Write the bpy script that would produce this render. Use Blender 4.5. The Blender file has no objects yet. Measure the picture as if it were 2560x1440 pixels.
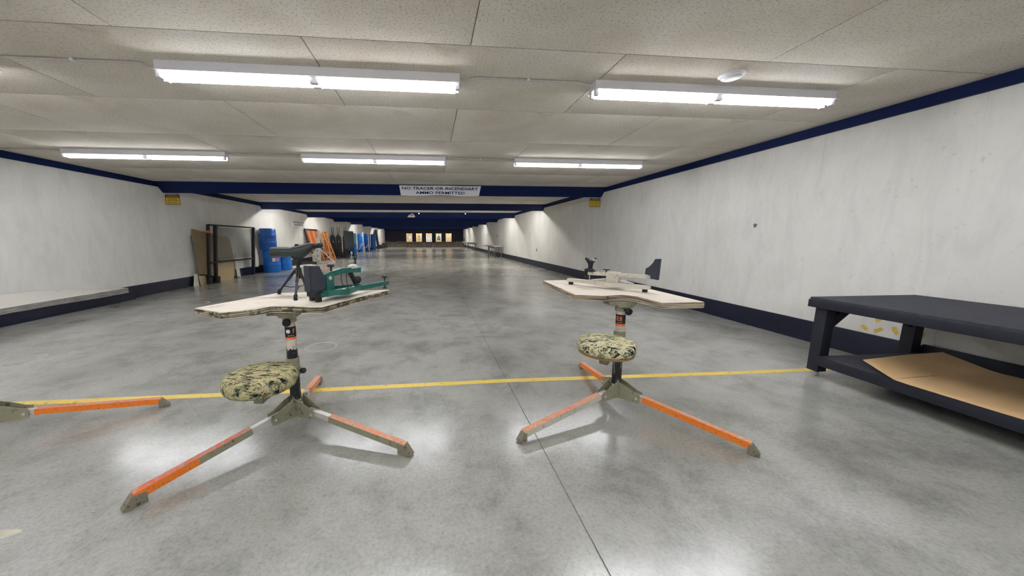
import bpy, bmesh, math, random
from mathutils import Vector, Matrix, noise
random.seed(7)
S = bpy.context.scene
COL = S.collection
PI = math.pi

# ------------------------------------------------------------------ camera, world, exposure
cam_d = bpy.data.cameras.new('camera')
cam = bpy.data.objects.new('camera', cam_d)
COL.objects.link(cam)
_R = Vector((0.99530567, -0.09676855, -0.00157131))
_U = Vector((0.01600161, 0.14852771, 0.98877878))
_W = Vector((0.09544931, 0.98416227, -0.14937893))
cam.matrix_world = Matrix(((_R.x, _U.x, -_W.x, 0), (_R.y, _U.y, -_W.y, 0), (_R.z, _U.z, -_W.z, 1.4), (0, 0, 0, 1)))
cam_d.sensor_fit = 'HORIZONTAL'
cam_d.sensor_width = 36.0
cam_d.lens = 36.0 * 824.70 / 2560.0
cam_d.shift_x = (1280 - 1158.0) / 2560.0
cam_d.shift_y = (718.0 - 720.0) / 2560.0
cam_d.clip_start = 0.05
cam_d.clip_end = 200
S.camera = cam

world = bpy.data.worlds.new('world')
S.world = world
world.use_nodes = True
world.node_tree.nodes['Background'].inputs[0].default_value = (0.02, 0.02, 0.022, 1)
world.node_tree.nodes['Background'].inputs[1].default_value = 0.3

S.view_settings.view_transform = 'Standard'
S.view_settings.look = 'None'
S.view_settings.exposure = 1.0
S.view_settings.gamma = 1.0
S.view_settings.use_curve_mapping = False
TUBE_NEAR = 17.0      # glow of the fluorescent tubes over the firing line
TUBE_FAR = 39.0       # glow of the tubes hidden behind the baffles

# ------------------------------------------------------------------ materials
def lin(h):
    r = []
    for i in (0, 2, 4):
        c = int(h[i:i + 2], 16) / 255.0
        r.append(c / 12.92 if c <= 0.04045 else ((c + 0.055) / 1.055) ** 2.4)
    return (r[0], r[1], r[2], 1.0)

class NT:
    """Small wrapper for building a node material."""
    def __init__(self, name):
        self.m = bpy.data.materials.new(name)
        self.m.use_nodes = True
        self.t = self.m.node_tree
        self.b = self.t.nodes['Principled BSDF']
        self.tc = self.t.nodes.new('ShaderNodeTexCoord')
    def n(self, kind, **kw):
        nd = self.t.nodes.new(kind)
        for k, v in kw.items():
            setattr(nd, k, v)
        return nd
    def l(self, a, b):
        self.t.links.new(a, b)
    def coord(self, scale=(1, 1, 1), rot=(0, 0, 0)):
        mp = self.n('ShaderNodeMapping')
        mp.inputs['Scale'].default_value = scale
        mp.inputs['Rotation'].default_value = rot
        self.l(self.tc.outputs['Object'], mp.inputs['Vector'])
        return mp.outputs[0]
    def noise(self, scale, detail=4, rough=0.55, vec=None, dist=0.0):
        nd = self.n('ShaderNodeTexNoise')
        nd.inputs['Scale'].default_value = scale
        nd.inputs['Detail'].default_value = detail
        nd.inputs['Roughness'].default_value = rough
        nd.inputs['Distortion'].default_value = dist
        self.l(vec if vec is not None else self.tc.outputs['Object'], nd.inputs['Vector'])
        return nd.outputs[0]
    def ramp(self, fac, stops, interp='LINEAR'):
        nd = self.n('ShaderNodeValToRGB')
        cr = nd.color_ramp
        cr.interpolation = interp
        while len(cr.elements) < len(stops):
            cr.elements.new(0.5)
        for e, (p, c) in zip(cr.elements, stops):
            e.position = p
            e.color = c if not isinstance(c, (int, float)) else (c, c, c, 1)
        self.l(fac, nd.inputs[0])
        return nd.outputs[0]
    def mix(self, fac, a, b, mode='MIX'):
        nd = self.n('ShaderNodeMix', data_type='RGBA', blend_type=mode)
        for s, v in ((nd.inputs[0], fac), (nd.inputs[6], a), (nd.inputs[7], b)):
            if isinstance(v, (int, float)):
                s.default_value = v
            elif isinstance(v, tuple):
                s.default_value = v
            else:
                self.l(v, s)
        return nd.outputs[2]
    def bump(self, h, strength=0.2, dist=0.01):
        nd = self.n('ShaderNodeBump')
        nd.inputs['Strength'].default_value = strength
        nd.inputs['Distance'].default_value = dist
        self.l(h, nd.inputs['Height'])
        self.l(nd.outputs[0], self.b.inputs['Normal'])
    def base(self, c):
        if isinstance(c, tuple):
            self.b.inputs['Base Color'].default_value = c
        else:
            self.l(c, self.b.inputs['Base Color'])
    def rough(self, r):
        if isinstance(r, (int, float)):
            self.b.inputs['Roughness'].default_value = r
        else:
            self.l(r, self.b.inputs['Roughness'])

def plain(name, hexc, rough=0.5, metal=0.0, var=0.12, scale=9.0, bump=0.0, spec=0.5):
    k = NT(name)
    c = lin(hexc)
    lo = tuple(x * (1 - var) for x in c[:3]) + (1,)
    hi = tuple(min(1, x * (1 + var)) for x in c[:3]) + (1,)
    nz = k.noise(scale, 5)
    k.base(k.ramp(nz, [(0.3, lo), (0.7, hi)]))
    k.rough(rough)
    k.b.inputs['Metallic'].default_value = metal
    k.b.inputs['Specular IOR Level'].default_value = spec
    if bump:
        k.bump(k.noise(scale * 12, 3), bump, 0.004)
    return k.m

def worn(name, paint, under, thr=0.55, scale=22.0, rough=0.45, stretch=(1, 1, 1), metal=0.0, grit='2a2018'):
    k = NT(name)
    v = k.coord(stretch)
    a = k.noise(scale, 6, 0.65, v)
    w = k.ramp(a, [(thr - 0.03, 0.0), (thr + 0.03, 1.0)])
    c = k.mix(w, lin(paint), lin(under))
    g = k.ramp(k.noise(scale * 2.3, 5, 0.6, v), [(0.60, 0.0), (0.68, 1.0)])
    k.base(k.mix(g, c, lin(grit)))
    k.rough(rough)
    k.b.inputs['Metallic'].default_value = metal
    return k.m

def floor_mat():
    k = NT('polished_concrete')
    big = k.noise(0.55, 6, 0.6, dist=0.4)
    c = k.ramp(big, [(0.30, lin('86867f')), (0.5, lin('a0a09b')), (0.72, lin('b2b2b0'))])
    st = k.ramp(k.noise(2.1, 9, 0.72, dist=0.15), [(0.32, 0.66), (0.52, 1.0), (0.72, 1.10)])
    c = k.mix(1.0, c, st, 'MULTIPLY')
    fine = k.ramp(k.noise(52, 6, 0.78), [(0.28, 0.60), (0.52, 1.0), (0.72, 1.16)])
    c = k.mix(0.8, c, fine, 'MULTIPLY')
    vo = k.n('ShaderNodeTexVoronoi')
    vo.inputs['Scale'].default_value = 38
    k.l(k.tc.outputs['Object'], vo.inputs['Vector'])
    dot = k.ramp(vo.outputs['Distance'], [(0.10, 1.0), (0.2, 0.0)])
    sep = k.n('ShaderNodeSeparateColor')
    k.l(vo.outputs['Color'], sep.inputs[0])
    sel = k.ramp(sep.outputs[0], [(0.70, 0.0), (0.88, 0.5)])
    zone = k.ramp(k.noise(1.1, 3), [(0.42, 0.0), (0.62, 1.0)])
    f = k.mix(1.0, k.mix(1.0, dot, sel, 'MULTIPLY'), zone, 'MULTIPLY')
    c = k.mix(f, c, lin('c6c6c0'))
    k.base(c)
    mr = k.n('ShaderNodeMapRange')
    mr.inputs['From Min'].default_value = 0.25
    mr.inputs['From Max'].default_value = 0.75
    mr.inputs['To Min'].default_value = 0.17
    mr.inputs['To Max'].default_value = 0.25
    k.l(k.noise(1.7, 4, 0.6), mr.inputs['Value'])
    k.rough(mr.outputs[0])
    k.b.inputs['IOR'].default_value = 1.55
    k.b.inputs['Specular IOR Level'].default_value = 0.66
    k.b.inputs['Coat Weight'].default_value = 0.0
    k.b.inputs['Coat Roughness'].default_value = 0.15
    k.bump(k.noise(46, 4, 0.6), 0.03, 0.002)
    return k.m

def ceiling_mat():
    k = NT('mineral_ceiling_panel')
    c = k.ramp(k.noise(0.9, 5, 0.6, dist=0.6), [(0.3, lin('d2c8ba')), (0.55, lin('e0dad0')), (0.75, lin('e6e2dc'))])
    pit = k.ramp(k.noise(58, 5, 0.75), [(0.33, 0.42), (0.48, 1.0)])
    c = k.mix(0.85, c, pit, 'MULTIPLY')
    st = k.ramp(k.noise(1.6, 4, 0.6, dist=1.2), [(0.62, 0.0), (0.78, 0.35)])
    c = k.mix(st, c, lin('9a8466'))
    k.base(c)
    k.rough(0.95)
    k.b.inputs['Specular IOR Level'].default_value = 0.2
    k.bump(k.noise(70, 5, 0.7), 0.35, 0.004)
    return k.m

def wall_mat():
    k = NT('painted_concrete_wall')
    c = k.ramp(k.noise(0.7, 6, 0.62, dist=0.5), [(0.28, lin('dedcd8')), (0.55, lin('e9e8e4')), (0.8, lin('eeede9'))])
    v = k.coord((1.4, 1.4, 0.35))
    sm = k.ramp(k.noise(3.2, 7, 0.7, v, 0.6), [(0.32, 0.80), (0.55, 1.0)])
    c = k.mix(0.45, c, sm, 'MULTIPLY')
    sp = k.ramp(k.noise(19, 4, 0.6), [(0.24, 0.72), (0.38, 1.0)])
    c = k.mix(0.6, c, sp, 'MULTIPLY')
    k.base(c)
    k.rough(0.8)
    k.b.inputs['Specular IOR Level'].default_value = 0.3
    k.bump(k.noise(9, 5, 0.6), 0.08, 0.01)
    return k.m

def ply_mat(name, a, b, c3, thr=0.52, scale=2.4):
    k = NT(name)
    v = k.coord((1.0, 5.0, 5.0))
    g = k.noise(scale * 5, 6, 0.6, v)
    base = k.ramp(g, [(0.3, lin(a)), (0.7, lin(b))])
    st = k.ramp(k.noise(scale * 2.2, 7, 0.68, dist=0.7), [(thr, 0.0), (thr + 0.16, 0.8)])
    k.base(k.mix(st, base, lin(c3)))
    k.rough(0.7)
    return k.m

def edge_mat(name, pale, dark, chip=0.50):
    k = NT(name)
    v = k.coord((2, 2, 90))
    lay = k.ramp(k.noise(2.0, 3, 0.5, v), [(0.42, lin(dark)), (0.56, lin(pale))])
    ch = k.ramp(k.noise(16, 6, 0.7), [(chip, 0.0), (chip + 0.06, 0.85)])
    k.base(k.mix(ch, lay, lin('2b2620')))
    k.rough(0.8)
    return k.m

def camo_mat(name, pale, mid):
    k = NT(name)
    v = k.coord((1, 1.7, 1.3))
    c = k.ramp(k.noise(15, 5, 0.72, v), [(0.0, lin(mid)), (0.43, lin(pale)), (0.52, lin(mid)), (0.585, lin('6f7f68'))], 'CONSTANT')
    v2 = k.coord((0.8, 1.9, 1.2), (0, 0, 0.5))
    c = k.mix(k.ramp(k.noise(23, 4, 0.7, v2, 0.3), [(0.0, 0.0), (0.57, 1.0)], 'CONSTANT'), c, lin('6a6548'))
    blk = k.ramp(k.noise(20, 5, 0.78, v2, 0.6), [(0.0, 0.0), (0.555, 1.0)], 'CONSTANT')
    c = k.mix(blk, c, lin('1e2026'))
    k.base(c)
    k.rough(0.9)
    k.b.inputs['Specular IOR Level'].default_value = 0.2
    k.bump(k.noise(420, 2), 0.3, 0.002)
    return k.m

def emit_mat(name, col, strength):
    k = NT(name)
    k.b.inputs['Base Color'].default_value = (0.9, 0.9, 0.9, 1)
    k.b.inputs['Emission Color'].default_value = col
    k.b.inputs['Emission Strength'].default_value = strength
    return k.m

def pane_mat():
    k = NT('clear_plastic')
    out = k.t.nodes['Material Output']
    tr = k.n('ShaderNodeBsdfTransparent')
    tr.inputs[0].default_value = (0.80, 0.81, 0.81, 1)
    gl = k.n('ShaderNodeBsdfGlossy')
    gl.inputs['Roughness'].default_value = 0.12
    mx = k.n('ShaderNodeMixShader')
    mx.inputs[0].default_value = 0.08
    k.l(tr.outputs[0], mx.inputs[1])
    k.l(gl.outputs[0], mx.inputs[2])
    k.l(mx.outputs[0], out.inputs['Surface'])
    return k.m

M = {}
M['floor'] = floor_mat()
M['ceiling'] = ceiling_mat()
M['wall'] = wall_mat()
M['navy'] = plain('navy_paint', '061c4c', 0.62, var=0.10, scale=1.5, spec=0.22)
M['navy_low'] = plain('dark_navy_kick_paint', '12172e', 0.38, var=0.25, scale=3.0)
M['yellow'] = worn('yellow_line_paint', 'dfc25a', 'b8a878', 0.66, 9.0, 0.4, grit='8d8562')
M['ring'] = plain('pale_floor_scuff', 'a7a59d', 0.3, var=0.10)
M['patch'] = plain('pale_floor_chip', 'b5b39f', 0.5, var=0.2)
M['white_metal'] = plain('white_enamel', 'd9d8dc', 0.45, var=0.03)
M['conduit'] = plain('galvanised_conduit', 'b7b5b0', 0.4, 0.3, var=0.08)
M['tube'] = emit_mat('fluorescent_tube', (0.975, 0.985, 1.0, 1), TUBE_NEAR)
M['tube_far'] = emit_mat('fluorescent_tube_warm', (1.0, 0.97, 0.90, 1), TUBE_FAR)
M['led'] = emit_mat('violet_indicator', (0.72, 0.6, 1.0, 1), 3.0)
M['black'] = plain('black_metal', '17171d', 0.42, 0.0, var=0.2)
M['black_rubber'] = plain('black_rubber', '141318', 0.7, var=0.2)
M['black_carpet'] = plain('charcoal_bench_paint', '31333f', 0.75, var=0.3, scale=26, bump=0.3)
M['dark_navy_carpet'] = plain('dark_bench_frame_paint', '191c2b', 0.6, var=0.25, scale=14, bump=0.2)
M['card'] = ply_mat('brown_cardboard', 'dcb684', 'e4c292', 'c79f6c', 0.62)
M['card_old'] = ply_mat('weathered_brown_board', '8d7b5e', 'a08d6c', '6f5f48', 0.56)
M['card_pale'] = ply_mat('pale_tan_board', 'b7a27c', 'c2ae88', '9a8663', 0.62)
M['ply'] = ply_mat('worn_pale_plywood', 'd0c6b8', 'ded6ca', 'a08b76', 0.54)
M['ply_edge'] = edge_mat('chipped_plywood_edge', 'b3ab8c', '453c31')
M['ply_edge_plain'] = edge_mat('layered_plywood_edge', 'a89a84', '55433a', 0.63)
M['grey_edge'] = edge_mat('grey_board_edge', 'aaa8a4', '6f6a68', 0.66)
M['khaki'] = worn('khaki_enamel', '8f8c76', '77745f', 0.62, 14, 0.5, grit='55513f')
M['khaki_pale'] = worn('pale_beige_enamel', 'c6c1b4', 'b2ada0', 0.6, 12, 0.45, grit='8f8a7d')
M['steel'] = plain('bare_steel', 'c9c6c2', 0.35, 0.25, var=0.08)
M['steel_dark'] = worn('dirty_steel_foot', '827d6b', '4a463c', 0.60, 30, 0.5)
M['orange'] = worn('orange_paint', 'ef8127', 'd86d3a', 0.60, 20, 0.42, (2, 2, 2), grit='7a4a2c')
M['orange_worn'] = worn('scuffed_orange_paint', 'e08a5e', 'c9a08c', 0.50, 34, 0.5, grit='6b3a2c')
M['orange_red_worn'] = worn('scuffed_red_orange_paint', 'd8663a', 'b98a80', 0.50, 40, 0.5, grit='4a2424')
M['pole_worn'] = worn('pole_black_over_khaki', '16161c', '8f8c7c', 0.60, 18, 0.45, (2, 2, 0.5), grit='1b1b20')
M['camo'] = camo_mat('camouflage_fabric', 'b5ad87', 'a39b72')
M['camo_pale'] = camo_mat('pale_camouflage_fabric', 'cfc9a8', 'bdb78f')
M['seat_ply'] = plain('tan_seat_plywood', '8a6a3c', 0.7, var=0.15)
M['green'] = worn('green_enamel', '1c6158', '174f4a', 0.66, 12, 0.32, grit='2f7f75')
M['scope_green'] = plain('scope_armour_green', '222f2c', 0.42, var=0.15)
M['glass_dark'] = plain('dark_lens', '0b0d12', 0.08)
M['grey_bag'] = plain('grey_leather_rest', 'b7b9b6', 0.7, var=0.12, scale=40)
M['pad'] = plain('charcoal_pad', '2e3240', 0.6, var=0.15)
M['blue'] = plain('blue_plastic', '1271cc', 0.34, var=0.12, scale=3)
M['blue_dark'] = plain('deep_blue_plastic', '1658ac', 0.38, var=0.12, scale=3)
M['blue_teal'] = plain('pale_teal_plastic', '5d9aa8', 0.4, var=0.1, scale=3)
M['paper'] = plain('white_paper', 'e4e2de', 0.8, var=0.03)
M['paper_grey'] = plain('grey_paper', 'a9acb0', 0.8, var=0.08)
M['pink_paper'] = plain('pink_paper', 'cf7f9d', 0.8, var=0.08)
M['target_card'] = plain('target_cardboard', 'c9b183', 0.85, var=0.06)
M['ink'] = plain('black_ink', '1d1d2b', 0.7, var=0.05)
M['ink_grey'] = plain('grey_ink', '6f7078', 0.7, var=0.05)
M['ink_brown'] = plain('brown_ink', '8a744f', 0.8, var=0.05)
M['sign_white'] = plain('white_banner', 'e9eaf0', 0.5, var=0.02)
M['sign_yellow'] = plain('yellow_sign_plate', 'd9b52a', 0.5, var=0.06)
M['orange_print'] = plain('orange_print', 'f07a3c', 0.5, var=0.05)
M['red_tape'] = plain('red_orange_tape', 'd9583a', 0.6, var=0.06)
M['wood_dark'] = plain('dark_stained_timber', '2f2028', 0.6, var=0.2)
M['wood_orange'] = ply_mat('orange_stained_timber', '9c4a1e', 'b4602a', '6e2f14', 0.52)
M['wood_yellow'] = ply_mat('yellow_orange_timber', 'b8702f', 'c98242', '8f5020', 0.56)
M['grey_paint'] = worn('grey_painted_board', 'b5b7b0', '9c9e97', 0.6, 9, 0.6, grit='7c7c76')
M['slate'] = plain('slate_panel', '39424d', 0.55, var=0.12)
M['ply_white'] = ply_mat('white_washed_plywood', 'd9d6cf', 'e2dfd8', 'b5ab9c', 0.60)
M['white_board'] = plain('off_white_board', 'd3d0c8', 0.7, var=0.06)
M['rubble'] = worn('rubber_and_dirt_berm', '5a4f45', '8a7d6c', 0.56, 5, 0.95, grit='2c2626')
M['trap'] = plain('dark_backstop', '0d0d24', 0.8, var=0.3, scale=2)
M['pane'] = pane_mat()
M['soot'] = plain('bullet_scar', '6d6a64', 0.9, var=0.2)

# ------------------------------------------------------------------ mesh helpers
def bx(bm, lo, hi, mi=0, bev=0.0):
    x0, y0, z0 = lo
    x1, y1, z1 = hi
    vs = [bm.verts.new(p) for p in ((x0, y0, z0), (x1, y0, z0), (x1, y1, z0), (x0, y1, z0), (x0, y0, z1), (x1, y0, z1), (x1, y1, z1), (x0, y1, z1))]
    fs = [bm.faces.new([vs[i] for i in q]) for q in ((3, 2, 1, 0), (4, 5, 6, 7), (0, 1, 5, 4), (1, 2, 6, 5), (2, 3, 7, 6), (3, 0, 4, 7))]
    for f in fs:
        f.material_index = mi
    if bev:
        es = list({e for f in fs for e in f.edges})
        r = bmesh.ops.bevel(bm, geom=es, offset=bev, segments=2, affect='EDGES', profile=0.6)
        for f in r['faces']:
            f.material_index = mi
    return vs

def frame_of(d, up=Vector((0, 0, 1))):
    d = d.normalized()
    if abs(d.dot(up)) > 0.98:
        up = Vector((0, 1, 0))
    s = d.cross(up).normalized()
    return s, s.cross(d).normalized()

def beam(bm, p0, p1, w, h, mi=0, up=(0, 0, 1), mi_top=None, bev=0.0):
    """Rectangular bar from p0 to p1 (w sideways, h along up)."""
    p0, p1 = Vector(p0), Vector(p1)
    s, u = frame_of(p1 - p0, Vector(up))
    vs = []
    for p in (p0, p1):
        for a, b in ((-1, -1), (1, -1), (1, 1), (-1, 1)):
            vs.append(bm.verts.new(p + s * (a * w / 2) + u * (b * h / 2)))
    fs = [bm.faces.new([vs[i] for i in q]) for q in ((0, 1, 2, 3), (7, 6, 5, 4), (0, 4, 5, 1), (1, 5, 6, 2), (2, 6, 7, 3), (3, 7, 4, 0))]
    for i, f in enumerate(fs):
        f.material_index = mi
    if mi_top is not None:
        fs[4].material_index = mi_top
    if bev:
        es = list({e for f in fs for e in f.edges})
        bmesh.ops.bevel(bm, geom=es, offset=bev, segments=2, affect='EDGES')

def tube(bm, p0, p1, r0, r1=None, seg=16, mi=0, cap=True):
    p0, p1 = Vector(p0), Vector(p1)
    r1 = r0 if r1 is None else r1
    s, u = frame_of(p1 - p0)
    ra = [bm.verts.new(p0 + (s * math.cos(2 * PI * i / seg) + u * math.sin(2 * PI * i / seg)) * r0) for i in range(seg)]
    rb = [bm.verts.new(p1 + (s * math.cos(2 * PI * i / seg) + u * math.sin(2 * PI * i / seg)) * r1) for i in range(seg)]
    for i in range(seg):
        j = (i + 1) % seg
        f = bm.faces.new((ra[i], ra[j], rb[j], rb[i]))
        f.material_index = mi
        f.smooth = True
    if cap:
        f = bm.faces.new(list(reversed(ra)))
        f.material_index = mi
        f = bm.faces.new(rb)
        f.material_index = mi

def path_tube(bm, pts, r, seg=8, mi=0):
    pts = [Vector(p) for p in pts]
    rings = []
    for i, p in enumerate(pts):
        d = (pts[min(i + 1, len(pts) - 1)] - pts[max(i - 1, 0)])
        s, u = frame_of(d)
        rings.append([bm.verts.new(p + (s * math.cos(2 * PI * k / seg) + u * math.sin(2 * PI * k / seg)) * r) for k in range(seg)])
    for a, b in zip(rings, rings[1:]):
        for k in range(seg):
            f = bm.faces.new((a[k], a[(k + 1) % seg], b[(k + 1) % seg], b[k]))
            f.material_index = mi
            f.smooth = True
    bm.faces.new(list(reversed(rings[0]))).material_index = mi
    bm.faces.new(rings[-1]).material_index = mi

def lathe(bm, prof, o=(0, 0, 0), axis=(0, 0, 1), seg=28, mi=0, sx=1.0, sy=1.0):
    """Revolve (radius, height) pairs about an axis through o."""
    ax = Vector(axis).normalized()
    s, u = frame_of(ax)
    o = Vector(o)
    rings = []
    for r, h in prof:
        if r < 1e-5:
            rings.append([bm.verts.new(o + ax * h)])
        else:
            rings.append([bm.verts.new(o + ax * h + (s * math.cos(2 * PI * k / seg) * sx + u * math.sin(2 * PI * k / seg) * sy) * r) for k in range(seg)])
    for a, b in zip(rings, rings[1:]):
        for k in range(seg):
            j = (k + 1) % seg
            if len(a) == 1 and len(b) == 1:
                continue
            if len(a) == 1:
                f = bm.faces.new((a[0], b[j], b[k]))
            elif len(b) == 1:
                f = bm.faces.new((a[k], a[j], b[0]))
            else:
                f = bm.faces.new((a[k], a[j], b[j], b[k]))
            f.material_index = mi
            f.smooth = True

def prism(bm, pts, f3, t0, t1, mi=0, mi_side=None, bev=0.0):
    """Extrude a 2-D outline: f3(a, b, t) gives the 3-D point."""
    lo = [bm.verts.new(f3(a, b, t0)) for a, b in pts]
    hi = [bm.verts.new(f3(a, b, t1)) for a, b in pts]
    n = len(pts)
    caps = [bm.faces.new(list(reversed(lo))), bm.faces.new(hi)]
    for f in caps:
        f.material_index = mi
    for i in range(n):
        j = (i + 1) % n
        f = bm.faces.new((lo[i], lo[j], hi[j], hi[i]))
        f.material_index = mi if mi_side is None else mi_side
    if bev:
        es = list({e for f in caps for e in f.edges})
        bmesh.ops.bevel(bm, geom=es, offset=bev, segments=2, affect='EDGES')

XY = lambda a, b, t: Vector((a, b, t))
XZ = lambda a, b, t: Vector((a, t, b))
YZ = lambda a, b, t: Vector((t, a, b))

def obj(name, bm, mats, parent=None, loc=None, sharp=38):
    bmesh.ops.recalc_face_normals(bm, faces=bm.faces[:])
    me = bpy.data.meshes.new(name)
    bm.to_mesh(me)
    bm.free()
    if not isinstance(mats, (list, tuple)):
        mats = [mats]
    for m in mats:
        me.materials.append(M[m] if isinstance(m, str) else m)
    me.set_sharp_from_angle(angle=math.radians(sharp))
    o = bpy.data.objects.new(name, me)
    COL.objects.link(o)
    if parent is not None:
        o.parent = parent
    if loc is not None:
        o.location = loc
    return o

def B():
    return bmesh.new()

def thing(name, label, cat, loc=(0, 0, 0), rz=0.0, group=None):
    o = bpy.data.objects.new(name, None)
    o.empty_display_size = 0.1
    COL.objects.link(o)
    o.location = loc
    o.rotation_euler = (0, 0, rz)
    o['label'] = label
    o['category'] = cat
    if group:
        o['group'] = group
    return o

def tag(o, label, cat, group=None):
    o['label'] = label
    o['category'] = cat
    if group:
        o['group'] = group
    return o

def dup(root, loc=None, rz=None, label=None, group=None):
    r = root.copy()
    COL.objects.link(r)
    if loc is not None:
        r.location = loc
    if rz is not None:
        r.rotation_euler = (0, 0, rz)
    if label:
        r['label'] = label
    if group:
        r['group'] = group
    for ch in list(root.children):
        c = ch.copy()
        COL.objects.link(c)
        c.parent = r
        for g in list(ch.children):
            d = g.copy()
            COL.objects.link(d)
            d.parent = c
    return r

def struct(o, label=None):
    o['kind'] = 'structure'
    if label:
        o['label'] = label
    return o

def text_obj(name, s, width, height, mx, mat, parent=None, thick=0.002, spacing=1.0):
    """Flat lettering fitted to width x height, centred, placed by matrix mx (x right, y up, z out)."""
    cu = bpy.data.curves.new(name, 'FONT')
    cu.body = s
    cu.align_x = 'CENTER'
    cu.extrude = 0.5
    cu.resolution_u = 2
    cu.offset = 0.012
    cu.space_character = spacing
    to = bpy.data.objects.new(name, cu)
    COL.objects.link(to)
    bpy.context.view_layer.update()
    me = bpy.data.meshes.new_from_object(to.evaluated_get(bpy.context.evaluated_depsgraph_get()))
    bpy.data.objects.remove(to)
    xs = [v.co.x for v in me.vertices]
    ys = [v.co.y for v in me.vertices]
    x0, x1, y0, y1 = min(xs), max(xs), min(ys), max(ys)
    for v in me.vertices:
        v.co = mx @ Vector(((v.co.x - (x0 + x1) / 2) / (x1 - x0) * width, (v.co.y - (y0 + y1) / 2) / (y1 - y0) * height, (v.co.z + 0.5) * thick))
    me.materials.clear()
    me.materials.append(M[mat])
    o = bpy.data.objects.new(name, me)
    COL.objects.link(o)
    if parent is not None:
        o.parent = parent
    return o

def basis(o, x, y):
    x, y = Vector(x).normalized(), Vector(y).normalized()
    z = x.cross(y)
    return Matrix(((x.x, y.x, z.x, o[0]), (x.y, y.y, z.y, o[1]), (x.z, y.z, z.z, o[2]), (0, 0, 0, 1)))

# ------------------------------------------------------------------ the setting
XL, XR, Y0, Y1, ZC = -7.0, 5.08, -4.8, 52.0, 2.84
JX = 0.725                                            # floor joint

bm = B()                                              # floor with a sawn joint groove
g, dp = 0.0035, 0.007
prof = [(XL - 0.2, 0), (JX - g, 0), (JX - g * 0.6, -dp), (JX + g * 0.6, -dp), (JX + g, 0), (XR + 0.2, 0), (XR + 0.2, -0.15), (XL - 0.2, -0.15)]
prism(bm, prof, XZ, Y0 - 0.2, Y1 + 0.2)
floor = struct(obj('floor', bm, 'floor'), 'polished grey concrete floor with one long sawn joint')

bm = B()                                              # yellow firing line
prism(bm, [(XL, 2.968), (-1.9, 2.952), (0.7, 2.99), (3.5, 2.93), (XR, 2.93), (XR, 3.005), (3.5, 3.005), (0.7, 3.065), (-1.9, 3.03), (XL, 3.045)], XY, 0.0003, 0.0018)
o = obj('painted_line', bm, 'yellow', floor)
o['label'] = 'worn yellow painted line across the floor'
def ring(cx, cy, r, w):
    bm = B()
    n = 40
    a = [bm.verts.new((cx + r * math.cos(2 * PI * i / n), cy + r * math.sin(2 * PI * i / n), 0.0006)) for i in range(n)]
    b = [bm.verts.new((cx + (r - w) * math.cos(2 * PI * i / n), cy + (r - w) * math.sin(2 * PI * i / n), 0.0006)) for i in range(n)]
    for i in range(n):
        j = (i + 1) % n
        bm.faces.new((a[i], a[j], b[j], b[i]))
    obj('floor_ring', bm, 'ring', floor)
ring(-1.431, 4.272, 0.205, 0.045)
ring(-4.80, 4.16, 0.215, 0.042)
ring(-5.037, 7.531, 0.215, 0.045)
bm = B()
pts = [(-2.10 + 0.10 * math.cos(t) * (1 + 0.25 * math.sin(3 * t)), 1.585 + 0.04 * math.sin(t) * (1 + 0.2 * math.cos(2 * t))) for t in [i * PI / 9 for i in range(18)]]
bm.faces.new([bm.verts.new((a, b, 0.0006)) for a, b in pts])
o = obj('floor_patch', bm, 'patch', floor)
o['label'] = 'pale chipped patch'

# ceiling slab with running-bond panels over the firing line
bm = B()
bx(bm, (XL - 0.2, Y0 - 0.2, ZC), (XR + 0.2, Y1 + 0.2, ZC + 0.2))
ceiling = struct(obj('ceiling', bm, 'ceiling'), 'speckled off-white ceiling of large staggered panels')
PANEL = {}
def panel(x0, x1, y0, y1):
    key = (round(x1 - x0, 3), round(y1 - y0, 3))
    gp = 0.0042
    if key not in PANEL:
        bm = B()
        bx(bm, (gp, gp, -0.018), (key[0] - gp, key[1] - gp, 0.0), 0, 0.0015)
        o = obj('ceiling_panel', bm, 'ceiling', ceiling)
        PANEL[key] = o.data
    else:
        o = bpy.data.objects.new('ceiling_panel', PANEL[key])
        COL.objects.link(o)
        o.parent = ceiling
    o.location = (x0, y0, ZC)
for k in range(-6, 6):
    y0 = 2.70 + 1.25 * k
    y1 = min(y0 + 1.25, 9.385)
    xs = [XL] + [x for x in [(-0.905 if k % 2 == 0 else 0.32) + 2.46 * j for j in range(-4, 4)] if XL + 0.05 < x < XR - 0.05] + [XR]
    for a, b in zip(xs, xs[1:]):
        panel(a, b, y0, y1)
ZP = ZC - 0.018
bm = B()                                              # scraped repair patch on one panel
pts = [(-0.31 + 0.10 * math.cos(t) * (1 + 0.2 * math.sin(4 * t)), 4.14 + 0.085 * math.sin(t) * (1 + 0.25 * math.cos(3 * t))) for t in [i * PI / 10 for i in range(20)]]
bm.faces.new([bm.verts.new((a, b, ZP - 0.001)) for a, b in pts])
obj('repair_patch', bm, 'white_board', ceiling)

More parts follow.
